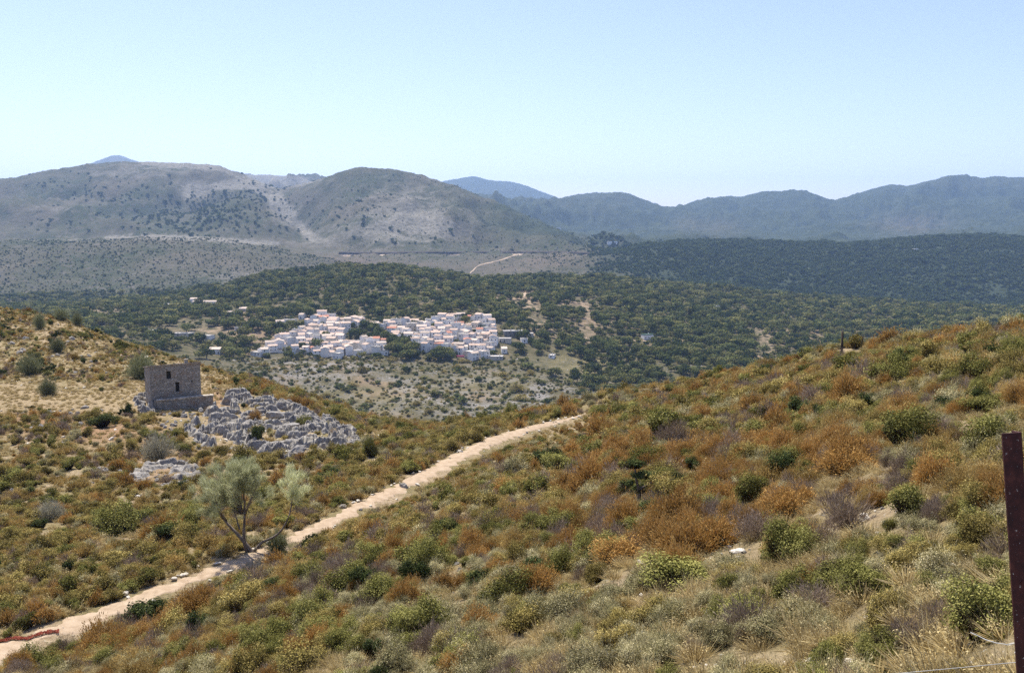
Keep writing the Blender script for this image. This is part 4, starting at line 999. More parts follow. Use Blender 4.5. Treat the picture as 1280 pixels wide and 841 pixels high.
side_stones()
# loose rubble everywhere on the near slope
gx, gy, gzv, gpx, gpy = [np.concatenate(q) for q in zip(sample_area(3, 190, 1.1), sample_area(3.5, 32, 9))]
stn = blobs(gpx, gpy, [(1100,650,70,22,1.),(930,690,60,12,1.),(1000,835,140,14,.8),(575,740,18,45,.8),(60,530,80,20,.6),(205,595,70,22,.9),(340,535,120,40,1.),(130,440,120,40,.25),(690,530,60,16,.3),(1150,450,90,20,.3),(880,540,60,20,.25)]) + .07
q, ww = near_path(gx, gy); k = (r.random(len(gx)) < stn + .15 * (q < ww + .5)) & ~in_building(gx, gy, .2)
gx, gy, gzv = gx[k], gy[k], gzv[k]; n = len(gx); s = np.exp(r.normal(-2.2, .55, n)) * np.interp(gy, [5, 30, 100], [.42, .9, 2.1])
gn_scatter('rubble', np.stack([gx, gy, gzv + .1 * s], 1), r.uniform(-.5, .5, (n, 3)) + np.array([0, 0, 1]) * r.uniform(0, 6, (n, 1)), np.stack([s, s, s], 1), r.integers(0, 10, n), PST[:4] + RK[:6], 'loose pale stones strewn over the slope')
print('rubble', n)

# ------------------------------------------------------------------ the stone building on its terrace
def stone_building():
    root = empty('stone_building', (BX, BY, BZ), BANG); tag(root, 'windowed two-storey rubble stone hut with a low sloping roof', 'building')
    Lw, Dp, H1, H2 = 6.15, 3.7, 4.25, 3.6
    th = .4
    # front wall with two openings and a small hole, built from butted pieces
    mb = MB()
    ops = [(2.0, 2.55, 2.5, 3.5), (3.02, 3.5, .75, 2.0), (4.95, 5.13, 1.85, 2.05)]
    xs = [0] + [v for o in sorted(ops) for v in o[:2]] + [Lw]
    cur = 0
    for (a, b, lo, hi) in sorted(ops):
        mb.box(((cur + a) / 2, th / 2, H1 / 2 - .6), (a - cur, th, H1 + 1.2)); 
        mb.box(((a + b) / 2, th / 2, (lo - 1.2) / 2), (b - a, th, lo + 1.2)); mb.box(((a + b) / 2, th / 2, (hi + H1) / 2), (b - a, th, H1 - hi)); cur = b
    mb.box(((cur + Lw) / 2, th / 2, H1 / 2 - .6), (Lw - cur, th, H1 + 1.2))
    # side and back walls
    n = len(mb.v)
    for x0, x1 in ((0, th), (Lw - th, Lw)):
        n = len(mb.v)
        mb.v += [(x0, th, -1.2), (x1, th, -1.2), (x1, Dp, -1.2), (x0, Dp, -1.2), (x0, th, H1), (x1, th, H1), (x1, Dp, H2), (x0, Dp, H2)]
        for q in [(0,3,2,1),(4,5,6,7),(0,1,5,4),(1,2,6,5),(2,3,7,6),(3,0,4,7)]: mb.f.append(tuple(n + i for i in q))
    mb.box((Lw / 2, Dp - th / 2, H2 / 2 - .6), (Lw - 2 * th, th, H2 + 1.2))
    mb.build('wall', M['rubble_wall'], root)
    rf = MB(); n = 0
    y0, y1 = -.14, Dp + .14; k = (H2 - H1) / Dp
    rf.v += [(-.12, y0, H1 + .003), (Lw + .12, y0, H1 + .003), (Lw + .12, y1, H1 + k * y1 + .05), (-.12, y1, H1 + k * y1 + .05), (-.12, y0, H1 + .14), (Lw + .12, y0, H1 + .14), (Lw + .12, y1, H1 + k * y1 + .18), (-.12, y1, H1 + k * y1 + .18)]
    for q in [(0,3,2,1),(4,5,6,7),(0,1,5,4),(1,2,6,5),(2,3,7,6),(3,0,4,7)]: rf.f.append(q)
    roof = rf.build('roof', M['coping'], root)
    ch = MB(); ch.box((4.55, .5, H1 + .26), (.42, .42, .42), 0, .85); ch.box((4.55, .5, H1 + .50), (.5, .5, .07)); ch.build('chimney', M['rubble_wall'], roof)
    for nm, (a, b, lo, hi) in zip(('window', 'door', 'vent_hole'), ops):
        w = MB(); w.box(((a + b) / 2, th - .03, (lo + hi) / 2), (b - a - .006, .06, hi - lo - .006)); o = w.build(nm, M['opening'], root)
        if nm != 'vent_hole':
            l = MB(); l.box(((a + b) / 2, -.02, hi + .08), (b - a + .3, .1, .14)); l.build('lintel', M['coping'], o)
    # terrace wall in front
    t = empty('terrace_wall', (BX, BY, BZ), BANG); tag(t, 'low rubble retaining wall with pale coping in front of the stone building', 'wall')
    w = MB(); w.box((3.95, -1.05, -.95), (6.7, .5, 1.9)); w.box((.35 + .25, -.4, -.95), (.5, .8, 1.9)); w.box((7.05, -.45, -.95), (.5, .7, 1.9)); w.build('wall_body', M['rubble_wall'], t)
    c = MB(); c.box((3.95, -1.0, .09), (6.9, .85, .16)); c.build('coping', M['coping'], t)
    f = MB(); f.box((4.0, -.4, -.55), (6.3, .78, .9)); f.build('terrace_fill', M['path'], t)
stone_building()

# ------------------------------------------------------------------ posts and wires
def post():
    D = 2.6
    a = Vector([float(v) for v in pix(1265, 541, D)]); b = Vector([float(v) for v in pix(1285, 860, 2.52)]); dr = (b - a).normalized(); foot = a + dr * 1.35
    root = empty('fence_post', foot); tag(root, 'rusty dark red angle-iron fence post close to the viewer', 'post')
    L = 1.35; w = .058; t = .006
    mb = MB(); prof = [(-w/2, 0), (w/2, 0), (w/2, .045), (w/2 - t, .045), (w/2 - t, t), (-w/2, t)]
    n0 = len(mb.v)
    for z in (0, L):
        for (x, y) in prof: mb.v.append((x, y, z))
    m = len(prof); mb.f.append(tuple(reversed(range(m)))); mb.f.append(tuple(range(m, 2 * m)))
    for i in range(m): mb.f.append((i, (i + 1) % m, m + (i + 1) % m, m + i))
    o = mb.build('angle_iron', M['rust'], root)
    axis = -dr; root.rotation_euler = axis.to_track_quat('Z', 'Y').to_euler()
    root.rotation_euler = (Matrix.Rotation(0, 3, 'Z') @ Vector((0, 0, 1)).rotation_difference(axis).to_matrix()).to_euler()
    for z in (.35, .62, .9):
        h = MB(); h.tube([(.004, -.003, z), (.004, .009, z)], .006, 8); h.build('bolt', M['rust'], root)
    def P(px, py, d): return tuple(float(v) for v in pix(px, py, d))
    w1 = MB(); pts = [P(1213, 790, 2.75), P(1222, 794, 2.74), P(1232, 799, 2.72), P(1245, 803, 2.68), P(1258, 805, 2.63), P(1268, 804, 2.585), P(1276, 803, 2.585), P(1290, 800, 2.62), P(1330, 800, 2.7)]
    w1.tube(pts, .0014, 6); tag(w1.build('fence_wire', M['wire'], None, True), 'broken upper wire whose loose end sticks out left of the post', 'wire')
    w2 = MB(); pts = [P(1020, 850, 3.6), P(1135, 840, 3.2), P(1200, 834, 2.9), P(1262, 828, 2.6), P(1290, 826, 2.55), P(1340, 822, 2.5)]
    w2.tube(pts, .0013, 6); tag(w2.build('fence_wire', M['wire'], None, True), 'lower fence wire running left along the bottom edge', 'wire')
    w3 = MB(); pts = []
    for i in range(30):
        th = i / 29 * 2.4 * 2 * math.pi; c = P(1273, 808 + i * .35, 2.575); pts.append((c[0] + math.cos(th) * .010, c[1] + math.sin(th) * .008, c[2] + .004 * math.sin(th * .5)))
    w3.tube(pts, .0012, 5); tag(w3.build('wire_tie', M['wire'], None, True), 'twisted tie wire wrapped round the rusty post', 'wire')
post()
for (px_, py_, h_, d_, lb) in [(1052, 437, 23, 68, 'taller dark wooden fence post standing on the right-hand ridge'), (1077.5, 431, 11, 75, 'shorter dark fence post just right of the taller one, half behind the ridge')]:
    X_, Y_, Z_ = pix(px_, py_, d_); X_, Y_ = float(X_), float(Y_)
    zt = max(float(pix(px_, py_ - h_, d_)[2]), float(gz(X_, Y_)) + .9); zb = min(float(gz(X_, Y_)), float(pix(px_, py_, d_)[2])) - .3
    o = empty('wooden_post', (X_, Y_, zb)); tag(o, lb, 'post'); H_ = zt - zb
    mb = MB(); mb.tube([(0, 0, 0), (.02, 0, H_ * .5), (.01, 0, H_)], [.11, .10, .09], 8); mb.build('stake', M['wood'], o, True)
    mb = MB(); mb.tube([(.10, 0, H_ - .25), (-.08, 0, H_ - .25)], .012, 6); mb.build('staple', M['wire'], o)
# orange plastic netting lying on the path
def netting():
    mb = MB(); C = []
    for px_, py_ in [(-14, 806), (4, 803), (18, 801), (34, 800), (48, 796), (62, 793), (74, 791)]: C.append(hit(px_, py_, 20, 60))
    C = np.array(C); n = 60; s = np.linspace(0, len(C) - 1, n); A = np.stack([np.interp(s, np.arange(len(C)), C[:, i]) for i in range(3)], 1)
    V = []; Fc = []
    for j, q in enumerate(np.linspace(-.5, .5, 9)):
        for i in range(n):
            wdt = .22 * (.6 + .5 * math.sin(i * .35) ** 2); x = A[i, 0] + q * wdt * .5; y = A[i, 1] - q * wdt * 1.2; V.append((x, y, float(gz(x, y)) + .07 + .07 * abs(math.sin(i * .9 + j * 1.7)) * random.random()))
    for j in range(8):
        for i in range(n - 1): Fc.append((j * n + i, j * n + i + 1, (j + 1) * n + i + 1, (j + 1) * n + i))
    me = bpy.data.meshes.new('safety_netting'); me.from_pydata(V, [], Fc); me.materials.append(M['orange'])
    o = link(bpy.data.objects.new('safety_netting', me)); w = o.modifiers.new('net', 'WIREFRAME'); w.thickness = .035; w.use_even_offset = False
    tag(o, 'crumpled orange-red plastic netting lying on the near end of the path', 'netting')
netting()

# ------------------------------------------------------------------ village
VPOLY = [[(326,447),(327,436),(338,428),(352,422),(372,418),(380,410),(392,399),(398,395),(430,393.5),(440,399),(456,403),(474,408),(476,416),(452,417),(430,417),(437,426),(470,426),(486,430),(487,441),(470,444),(440,447),(405,447),(388,443),(368,442),(372,428),(355,430),(345,440)],
         [(472,409),(484,403),(500,404),(520,402),(530,402),(546,401),(556,397),(570,394),(590,397),(615,400),(622,410),(625,424),(612,432),(613,446),(592,448),(575,445),(556,441),(545,436),(530,441),(517,432),(505,425),(486,425),(474,418)]]
vr = random.Random(12)
ORD = ['first','second','third','fourth','fifth','sixth','seventh','eighth','ninth','tenth','eleventh','twelfth','thirteenth','fourteenth','fifteenth','sixteenth','seventeenth','eighteenth','nineteenth','twentieth','twenty-first','twenty-second','twenty-third','twenty-fourth','twenty-fifth','twenty-sixth','twenty-seventh','twenty-eighth','twenty-ninth','thirtieth']
WIN = {}
def win_mesh(w, h):
    if (w, h) not in WIN:
        mb = MB(); mb.box((0, 0, 0), (w, .12, h)); WIN[(w, h)] = mb.mesh('window', M['opening'])
    return WIN[(w, h)]
def house(x, y, z, rz, W_, Dp, H, roof, label, cat='house', name='white_house', wall='white', group=None, wins=True):
    root = empty(name, (x, y, z), rz); tag(root, label, cat, group)
    mb = MB(); mb.box((0, 0, H / 2 - 2), (W_, Dp, H + 4)); k = .0
    pitch = .30
    if roof in ('tile_pink', 'tile_pale', 'tile_red'):
        rr = pitch * Dp / 2
        mb.prism([(-1, 0), (1, 0), (0, 1)], 0, 0) if False else None
        n = len(mb.v); mb.v += [(-W_/2, -Dp/2, H), (-W_/2, Dp/2, H), (-W_/2, 0, H + rr), (W_/2, -Dp/2, H), (W_/2, Dp/2, H), (W_/2, 0, H + rr)]
        mb.f += [(n, n + 2, n + 1), (n + 3, n + 4, n + 5)]
    mb.build('wall', M[wall], root)
    rf = MB(); ov = .35
    if roof in ('tile_pink', 'tile_pale', 'tile_red'):
        for s in (-1, 1):
            n = len(rf.v); y0, y1 = 0, s * (Dp / 2 + ov); z0, z1 = H + rr + .05, H + rr + .05 - pitch * (Dp / 2 + ov)
            xx = W_ / 2 + ov * .7; rf.v += [(-xx, y0, z0), (xx, y0, z0), (xx, y1, z1), (-xx, y1, z1), (-xx, y0, z0 + .2), (xx, y0, z0 + .2), (xx, y1, z1 + .2), (-xx, y1, z1 + .2)]
            q = [(0,3,2,1),(4,5,6,7),(0,1,5,4),(1,2,6,5),(2,3,7,6),(3,0,4,7)]
            rf.f += [tuple(n + i for i in (f if s > 0 else f[::-1])) for f in q]
    else:
        rf.box((0, 0, H + .1), (W_ + .3, Dp + .3, .2)); 
        for sx, sy, dx, dy in ((0, -1, W_, .2), (0, 1, W_, .2)): rf.box((0, sy * (Dp / 2 - .05), H + .5), (dx, dy, .6))
        for sx in (-1, 1): rf.box((sx * (W_ / 2 - .1), 0, H + .5), (.2, Dp - .35, .6))
    ro = rf.build('roof', M[roof], root)
    if vr.random() < .45 and wins:
        c = MB(); c.box((W_ * vr.uniform(-.3, .3), Dp * .12, H + .9), (.7, .6, 1.9)); c.build('chimney', M[wall], ro)
    if wins:
        nf = 2 if H > 5 else 1; nc = max(1, int(W_ / 3.2))
        for fl in range(nf):
            for c in range(nc):
                if vr.random() < .22: continue
                xx = -W_ / 2 + (c + .5) * W_ / nc + vr.uniform(-.3, .3); dr = (fl == 0 and vr.random() < .4)
                w_, h_ = (1.0, 2.0) if dr else vr.choice([(.9, 1.2), (1.1, 1.4), (.8, 1.0)])
                o = link(bpy.data.objects.new('door' if dr else 'window', win_mesh(w_, h_)), root); o.location = (xx, -Dp / 2 - .03, (1.0 if dr else 1.5) + fl * 2.9)
    return root
cand = []
for pi_, poly in enumerate(VPOLY):
    yrow = 396.5; rowi = 0
    while yrow < 449:
        xr = 322 + vr.uniform(0, 6)
        while xr < 640:
            wpx = vr.uniform(6, 12.5)
            yy = yrow + vr.uniform(-2.4, 2.4)
            if polymask(np.array([xr + wpx / 2]), np.array([yy]), poly)[0]:
                cand.append((pi_, rowi, xr + wpx / 2, yy + 1.5, wpx))
            xr += wpx * vr.uniform(.84, 1.22)
        yrow += 4.3; rowi += 1
ROWW = ['topmost', 'second', 'third', 'fourth', 'fifth', 'sixth', 'seventh', 'eighth', 'ninth', 'tenth', 'eleventh', 'twelfth', 'thirteenth', 'fourteenth', 'fifteenth']
rows_of = {}
for c in cand: rows_of.setdefault((c[0], c[1]), []).append(c)
HOUSES = []
fr = {}
for (pi_, ri), lst in sorted(rows_of.items()):
    fr.setdefault(pi_, len(fr.get(pi_, [])) if False else ri)
    lst.sort(key=lambda c: c[2])
    for j, (_, _, hx, hy, wpx) in enumerate(lst):
        if (abs(hx - 508) < 9 and hy > 430) or vr.random() < .13 or (abs(hx - 463) < 26 and 412 < hy < 430 and vr.random() < .8): continue
        x, y, z = hit(hx, hy, 700, 1200)
        W_ = wpx / F * y; Dp = vr.uniform(6, 8.5); H = vr.choice([4.8, 5.4, 5.9, 6.4, 7.6, 3.4]) 
        roof = vr.choices(['tile_pink', 'tile_pale', 'roof_flat', 'tile_red'], [.42, .33, .22, .03])[0]
        rn = ri - fr[pi_]
        town = 'west' if pi_ == 0 else 'east'
        rword = {'tile_pink': 'pink-tiled', 'tile_pale': 'pale-tiled', 'roof_flat': 'flat-roofed', 'tile_red': 'red-roofed'}[roof]
        st = 'low' if H < 4 else ('tall' if H > 7.5 else 'white')
        lb = f"{st} {rword} house, {ORD[min(j, 29)]} from left in {ROWW[min(rn, 14)]} row down, {'left' if pi_ == 0 else 'right'} half of village"
        HOUSES.append(house(x, y, z, vr.gauss(0, .38) + (1.4 if vr.random() < .2 else 0) + (.35 if pi_ == 0 and hx < 380 else 0), W_, Dp, H, roof, lb, wall='white' if vr.random() < .9 else 'cream'))
print('houses', len(HOUSES))
def far_house(px, py, wpx, hpx, roof, wall, label, dmin, depth=8, rz=0, cat='building', name='farmhouse', wins=True):
    x, y, z = hit(px, py, dmin, 6000); return house(x, y, z, rz, wpx / F * y, depth, hpx / F * y, roof, label, cat, name, wall, None, wins)
FARH = [
 (216,384,28,3.6,'roof_flat','white','long low white building among trees left of the village, with a bright flat roof',900),
 (257,383,30,6,'tile_pale','white','long pale building with a grey roof, right of the bright flat-roofed one',900),
 (244,381,10,7,'tile_pale','white','taller end block at the left of the long pale building',900),
 (187,416,14,3,'roof_flat','white','narrow white shed on the wooded floor above the stone building',700),
 (260,425,13,4,'roof_flat','white','small white building in the trees, upper right of the stone building',700),
 (229,420,24,3,'roof_flat','cream','long cream shed in the trees above the stone building',700),
 (270,442,14,6,'tile_pale','white','white farmhouse at the tree edge right above the stone building',600),
 (300,413,12,3.5,'roof_flat','cream','cream shed between trees left of the village',700),
 (286,394,11,3.5,'tile_pale','white','white cottage half way between long pale building and village',800),
 (305,389,9,3.5,'tile_pale','cream','cream cottage high in the trees, upper left of the village',800),
 (350,406,10,4.5,'tile_pale','white','white cottage above the left tail of the village',800),
 (362,404,16,3.5,'roof_flat','white','long white-topped shed above the left tail of the village',800),
 (378,398,6,5,'tile_pale','white','little white tower-like house above the village\'s left tail',800),
 (322,444,14,4,'roof_flat','white','white flat-roofed house at the far left tip of the village',700),
 (641,421,24,7,'roof_flat','shed','long dark shed with a pale roof at the right end of the village',700),
 (631,427,16,4,'roof_flat','cream','pale low building beside the dark shed',700),
 (655,428,8,4,'roof_flat','white','small white outbuilding right of the dark shed',700),
 (663,421,7,3.5,'roof_flat','white','smallest white hut farthest right of the village',700),
 (630,441,7,5,'tile_pale','white','white house set apart at the lower right of the village',700),
 (620,449,18,3,'roof_flat','cream','low cream building at the lower right edge of the village',700),
 (690,447,7,3,'roof_flat','white','tiny white building in the woods right of the village',700),
 (809,424,13,5,'roof_green','white','green-roofed house alone in the wooded slope right of the village',700),
 (896,386,8,3,'roof_flat','white','small white building high on the wooded slope',800),
 (1144,314,5,2.2,'roof_flat','white','lone white house on the crest of the dark wooded hill',2200),
 (762,305,6,3,'roof_flat','white','far white building in the gap between the mountains',2400),
 (770,307,4,2,'roof_flat','white','second far white building just right of the first in the gap',2400),
 (698,290,5,2,'roof_flat','white','tiny white building on the green slope behind the cone mountain',3300),
]
for (a, b, c, d, rf_, wl, lb, dm) in FARH: far_house(a, b, c, d, rf_, wl, lb, dm, depth=9 if b > 350 else 14, rz=vr.gauss(0, .2), wins=b > 350)
x, y, z = hit(576, 446, 700, 1200)
mb = MB(); mb.box((0, 0, 2.0), (7, 1.6, .12)); 
for sx in (-1, 1): mb.box((sx * 3.3, -.7, 1.0), (.12, .12, 2.0))
mb.box((0, -.72, 1.35), (6.4, .06, 1.2))
o = mb.build('awning', M['magenta']); o.location = (x, y - 7, z); tag(o, 'small magenta awning at the lower edge of the village', 'awning')
def terrace(px0, px1, py, label, dmin=700, h=2.6):
    x0, y0, z0 = hit(px0, py, dmin, 1300); x1, y1, z1 = hit(px1, py - .6, dmin, 1300)
    mb = MB(); L = math.hypot(x1 - x0, y1 - y0); mb.box((0, 0, h / 2 - 1), (L, .6, h + 2)); o = mb.build('retaining_wall', M['white']); o.location = ((x0 + x1) / 2, (y0 + y1) / 2, min(z0, z1)); o.rotation_euler.z = math.atan2(y1 - y0, x1 - x0); tag(o, label, 'wall')
terrace(347, 371, 441.5, 'long white retaining wall below the left tail of the village')
terrace(349, 362, 437, 'short white retaining wall above the long one at the left tail')

# ------------------------------------------------------------------ trees of the valley
def crown_mesh(seed, n, mat, leaf, squash=.8, name='holm_oak'):
    q = np.random.default_rng(seed); L = 9
    C = rnd_dirs(L, q) * q.uniform(.12, .32, (L, 1)) * np.array([1.15, 1.15, .7]); C[:, 2] += .55; rad = q.uniform(.17, .28, L)
    k = q.integers(0, L, n); d = rnd_dirs(n, q); P = C[k] + d * (rad[k] * (.75 + .3 * q.random(n)))[:, None]; P[:, 2] = .12 + (P[:, 2] - .12) * squash
    a = np.cross(d + .5 * q.normal(size=(n, 3)), rnd_dirs(n, q)); a /= np.linalg.norm(a, axis=1)[:, None]; b = np.cross(a, d); b /= np.linalg.norm(b, axis=1)[:, None] + 1e-9
    s = leaf * q.uniform(.6, 1.4, n); V, Fc = diamonds(P, a * s[:, None], b * (s * .8)[:, None])
    kt = q.random(L); return V, Fc, np.clip(.5 + .4 * (kt[k] - .5) + .22 * q.normal(size=n), 0, 1)
TRUNK = MB(); TRUNK.tube([(0, 0, -.12), (.01, 0, .15), (-.02, .01, .42)], [.035, .028, .015], 6); TRUNK.tube([(0, 0, .2), (.12, .03, .4)], [.02, .01], 5); TRUNK.tube([(0, 0, .22), (-.12, -.05, .4)], [.018, .01], 5)
trunk_me = TRUNK.mesh('trunk', M['bark'])
CR = [mesh_np('crown', *(lambda v: (v[0], v[1]))(c := crown_mesh(i, 520, None, .05)), M['oak'] if i < 4 else M['oaklight'], {'tint': ('FACE', 'FLOAT', c[2])}) for i in range(6)]
def low_tree(i, n, leaf, mat):
    V, Fc, T = crown_mesh(200 + i, n, None, leaf)
    w = .02; tv = np.array([(-w, 0, -.1), (w, 0, -.1), (w, 0, .5), (-w, 0, .5), (0, -w, -.1), (0, w, -.1), (0, w, .5), (0, -w, .5)], float)
    o = len(V); V = np.concatenate([V, tv]); Fc = np.concatenate([Fc, np.array([(o, o+1, o+2, o+3), (o+4, o+5, o+6, o+7)])]); T = np.concatenate([T, [.5, .5]])
    return mesh_np('tree', V, Fc, mat, {'tint': ('FACE', 'FLOAT', T)})
LT = [low_tree(i, 170, .085, M['oak'] if i % 3 else M['oaklight']) for i in range(6)]
FT = [low_tree(20 + i, 70, .13, M['oakfar']) for i in range(5)]
tr = np.random.default_rng(31)
def area_trees(d0, d1, dens, tmin=-.66, tmax=.66):
    n = int(dens * (tmax - tmin) / 2 * (d1 * d1 - d0 * d0)); Y = np.sqrt(tr.uniform(d0 * d0, d1 * d1, n)); X = tr.uniform(tmin, tmax, n) * Y; Z = gz(X, Y); px, py = proj(X, Y, Z)
    lim2 = np.interp(X / Y, tc, SPLIT1 * 1.5); k = visible(X, Y, Z, 9) & (Y > lim2); return X[k], Y[k], Z[k], px[k], py[k]
X, Y, Z, px, py = area_trees(560, 1700, 1 / 36.0)
fz = fbm(X / 60, Y / 60, 3, 91)
dn = np.where(py > np.interp(px, [0, 250, 330, 630, 700, 760, 1280], [470, 455, 449, 452, 478, 500, 500]), .0, .62) + .5 * fz + .35 * fbm(X / 18, Y / 18, 2, 191)
vall = (py >= np.interp(px, [0, 250, 330, 630, 700, 760, 1280], [470, 455, 449, 452, 478, 500, 500]))
dn = np.where(px < 330, dn - .10, dn)
dn -= .5 * blobs(px, py, [(705,385,40,7,1.),(660,378,26,9,.8),(735,408,12,26,.9),(680,410,16,10,.6),(725,455,50,13,1.1),(955,435,16,18,1.),(1010,425,36,8,.6),(255,417,50,4,.6),(120,390,22,5,.8),(300,400,60,5,.4),(440,385,14,5,.8),(540,385,12,6,.6),(640,375,12,8,.8),(860,395,45,5,.5),(1060,405,55,5,.5),(780,440,9,12,.5)])
invil = polymask(px, py + 1, VPOLY[0]) | polymask(px, py + 1, VPOLY[1])
dn = np.where(invil, .22 + 0 * dn, dn)
dn += blobs(px, py, [(508,438,12,12,2.),(463,422,24,7,.8),(860,410,60,20,.4),(790,400,40,20,.3),(830,445,70,14,.3)])
hp = np.array([h.location[:2] for h in HOUSES]); 
def clear_of(X, Y, L, rad):
    ok = np.ones(len(X), bool)
    for (a, b) in L: ok &= (X - a) ** 2 + (Y - b) ** 2 > rad * rad
    return ok
fh = [tuple(o.location[:2]) for o in COL.objects if o.name.startswith(('farmhouse', 'white_house', 'awning'))]
# a gap in front of farm buildings too, so that they show between the crowns
fgap = [(a * (1 - 14 / b), b - 14) for a, b in [tuple(o.location[:2]) for o in COL.objects if o.name.startswith('farmhouse')]]
keep = (tr.random(len(X)) < dn) & ~vall & clear_of(X, Y, fh, 5.6) & clear_of(X, Y, fgap, 9) & clear_of(X, Y, [tuple(c[:2]) for c in trk[::6]], 6) & clear_of(X, Y, [tuple(c[:2]) for c in trk2[::6]], 9)
X, Y, Z, px, py = [a[keep] for a in (X, Y, Z, px, py)]
sz = np.clip(np.exp(tr.normal(1.98, .36, len(X))) * (1 + .35 * fbm(X / 70, Y / 70, 2, 192)), 3, 14); sz = np.where(blobs(px, py, [(508,438,12,12,1.)]) > .4, 12, sz)
print('forest', len(X))
cand_i = np.argsort(-(sz / Y) * ((px > 0) & (px < 1280)) * visible(X, Y, Z, sz * .3))
TK = {0: 'dark green holm oak', 1: 'lighter green tree'}
def tree_where(px, py):
    if px < 330: return 'in the valley woods left of the village'
    if py < 400 and px < 640: return 'on the wooded hill behind the village'
    if px < 640: return 'at the edge of the village'
    if py < 405: return 'high on the wooded slope right of the village'
    if px < 800: return 'on the wooded slope just right of the village'
    return 'low on the wooded slope above the right-hand ridge'
tk = np.zeros(len(X), bool); tk[cand_i[:290]] = True
for i in np.nonzero(tk)[0]:
    v = int(tr.integers(0, 6)); lt = v >= 4
    o = empty('oak_tree' if not lt else 'broadleaf_tree', (X[i], Y[i], Z[i]), float(tr.uniform(0, 6.28))); o.scale = (sz[i] * 1.1,) * 2 + (sz[i],)
    wh = tree_where(px[i], py[i]); tag(o, TK[int(lt)] + ' ' + wh, 'tree', TK[int(lt)] + 's ' + wh)
    link(bpy.data.objects.new('trunk', trunk_me), o); link(bpy.data.objects.new('crown', CR[v]), o)
s = ~tk; n = s.sum()
gn_scatter('forest', np.stack([X[s], Y[s], Z[s]], 1), np.stack([0 * X[s], 0 * X[s], tr.uniform(0, 6.28, n)], 1), np.stack([sz[s] * 1.1, sz[s] * 1.1, sz[s]], 1), tr.integers(0, 6, n), LT, 'evergreen oak woodland over the valley and low hills')
# cypresses in the village
cy_me = fmesh('crown', [leafy(np.random.default_rng(3), 900, .5, 1, .05, .5, 8, .5)], M['dark'])
for (a, b, h_, lb) in [(438, 424, 14, 'dark pointed cypress in the middle of the left half of the village'), (500, 447, 12, 'dark cypress at the lower edge between the village halves'), (571, 449, 12, 'dark cypress at the lower edge of the village near the magenta awning'), (521, 410, 10, 'dark cypress in the upper right half of the village')]:
    x, y, z = hit(a, b, 700, 1300); o = empty('cypress', (x, y, z)); hh = h_ / F * y; o.scale = (hh * .32, hh * .32, hh); tag(o, lb, 'tree'); link(bpy.data.objects.new('trunk', trunk_me), o); c = link(bpy.data.objects.new('crown', cy_me), o)
# shrubs and limestone on the rocky slope under the village
X, Y, Z, px, py = area_trees(500, 860, 1 / 16.0, -.4, .25)
lowedge = np.interp(px, [0, 250, 330, 630, 700, 760, 1280], [470, 455, 449, 452, 470, 490, 500])
k = (py > lowedge - 4) & (tr.random(len(X)) < .80 + .6 * fbm(X / 25, Y / 25, 3, 93)) & clear_of(X, Y, fh, 6); X, Y, Z = X[k], Y[k], Z[k]; n = len(X); s = np.exp(tr.normal(.70, .55, n))
gn_scatter('valley_scrub', np.stack([X, Y, Z - .2 * s], 1), np.stack([0 * X, 0 * X, tr.uniform(0, 6.28, n)], 1), np.stack([s * 1.2, s * 1.2, s], 1), tr.integers(0, 6, n), LT[:4] + PM['oliveb'][:2], 'dark shrubs dotted over the stony slope below the village')
X, Y, Z, px, py = area_trees(500, 860, 1 / 20.0, -.4, .25)
k = (py > 448) & (tr.random(len(X)) < .2 + .9 * np.clip(fbm(X / 40, Y / 40, 3, 97), 0, 1)); X, Y, Z = X[k], Y[k], Z[k]; n = len(X); s = np.exp(tr.normal(.55, .5, n))
gn_scatter('stony_ground', np.stack([X, Y, Z - .1 * s], 1), tr.uniform(-.4, .4, (n, 3)) + np.array([0, 0, 1]) * tr.uniform(0, 6, (n, 1)), np.stack([s * 1.3, s, s * .6], 1), tr.integers(0, 6, n), RK[:6], 'limestone boulders strewn over the slope below the village')
r2_ = np.random.default_rng(3)
# woods on the far hills
X, Y, Z, px, py = area_trees(1600, 3300, 1 / 46.0, -.66, .66)
wpx_ = px + 70 * fbm(X / 160, Y / 200, 3, 71) + r2_.normal(size=len(X)) * 28
dn = np.where((wpx_ > 735) & (Y < 3000), .95, 0) + .25 * fbm(X / 90, Y / 90, 3, 95) * (wpx_ > 735) - 1.2 * blobs(px, py, [(1245,365,30,12,.7),(835,345,20,8,.6),(1165,345,12,8,.5),(985,352,20,4,.7),(820,322,14,6,.6)])
dn = np.where((wpx_ <= 735) & (Y < 2150), .42 + .25 * fbm(X / 70, Y / 70, 3, 94) + .5 * np.clip((py - 355) / 25, 0, 1), dn)
dn = np.where((px > 430) & (wpx_ <= 735) & (Y > 1700), .06 + .1 * np.clip(fbm(X / 50, Y / 50, 3, 98), 0, 1), dn)
k = (tr.random(len(X)) < dn) & clear_of(X, Y, [tuple(c[:2]) for c in road[::10]] + [tuple(c[:2]) for c in mtk[::8]], 9); X, Y, Z, px = X[k], Y[k], Z[k], px[k]; n = len(X)
s = np.exp(tr.normal(2.0, .25, n)) * np.where(px < 735, .42, 1.0) * np.exp(tr.normal(0, .2, n)); print('far wood', n)
gn_scatter('hill_woodland', np.stack([X, Y, Z - .1 * s], 1), np.stack([0 * X, 0 * X, tr.uniform(0, 6.28, n)], 1), np.stack([s * 1.15, s * 1.15, s * .9], 1), tr.integers(0, 5, n), FT, 'dark woodland covering the hill beyond the valley')
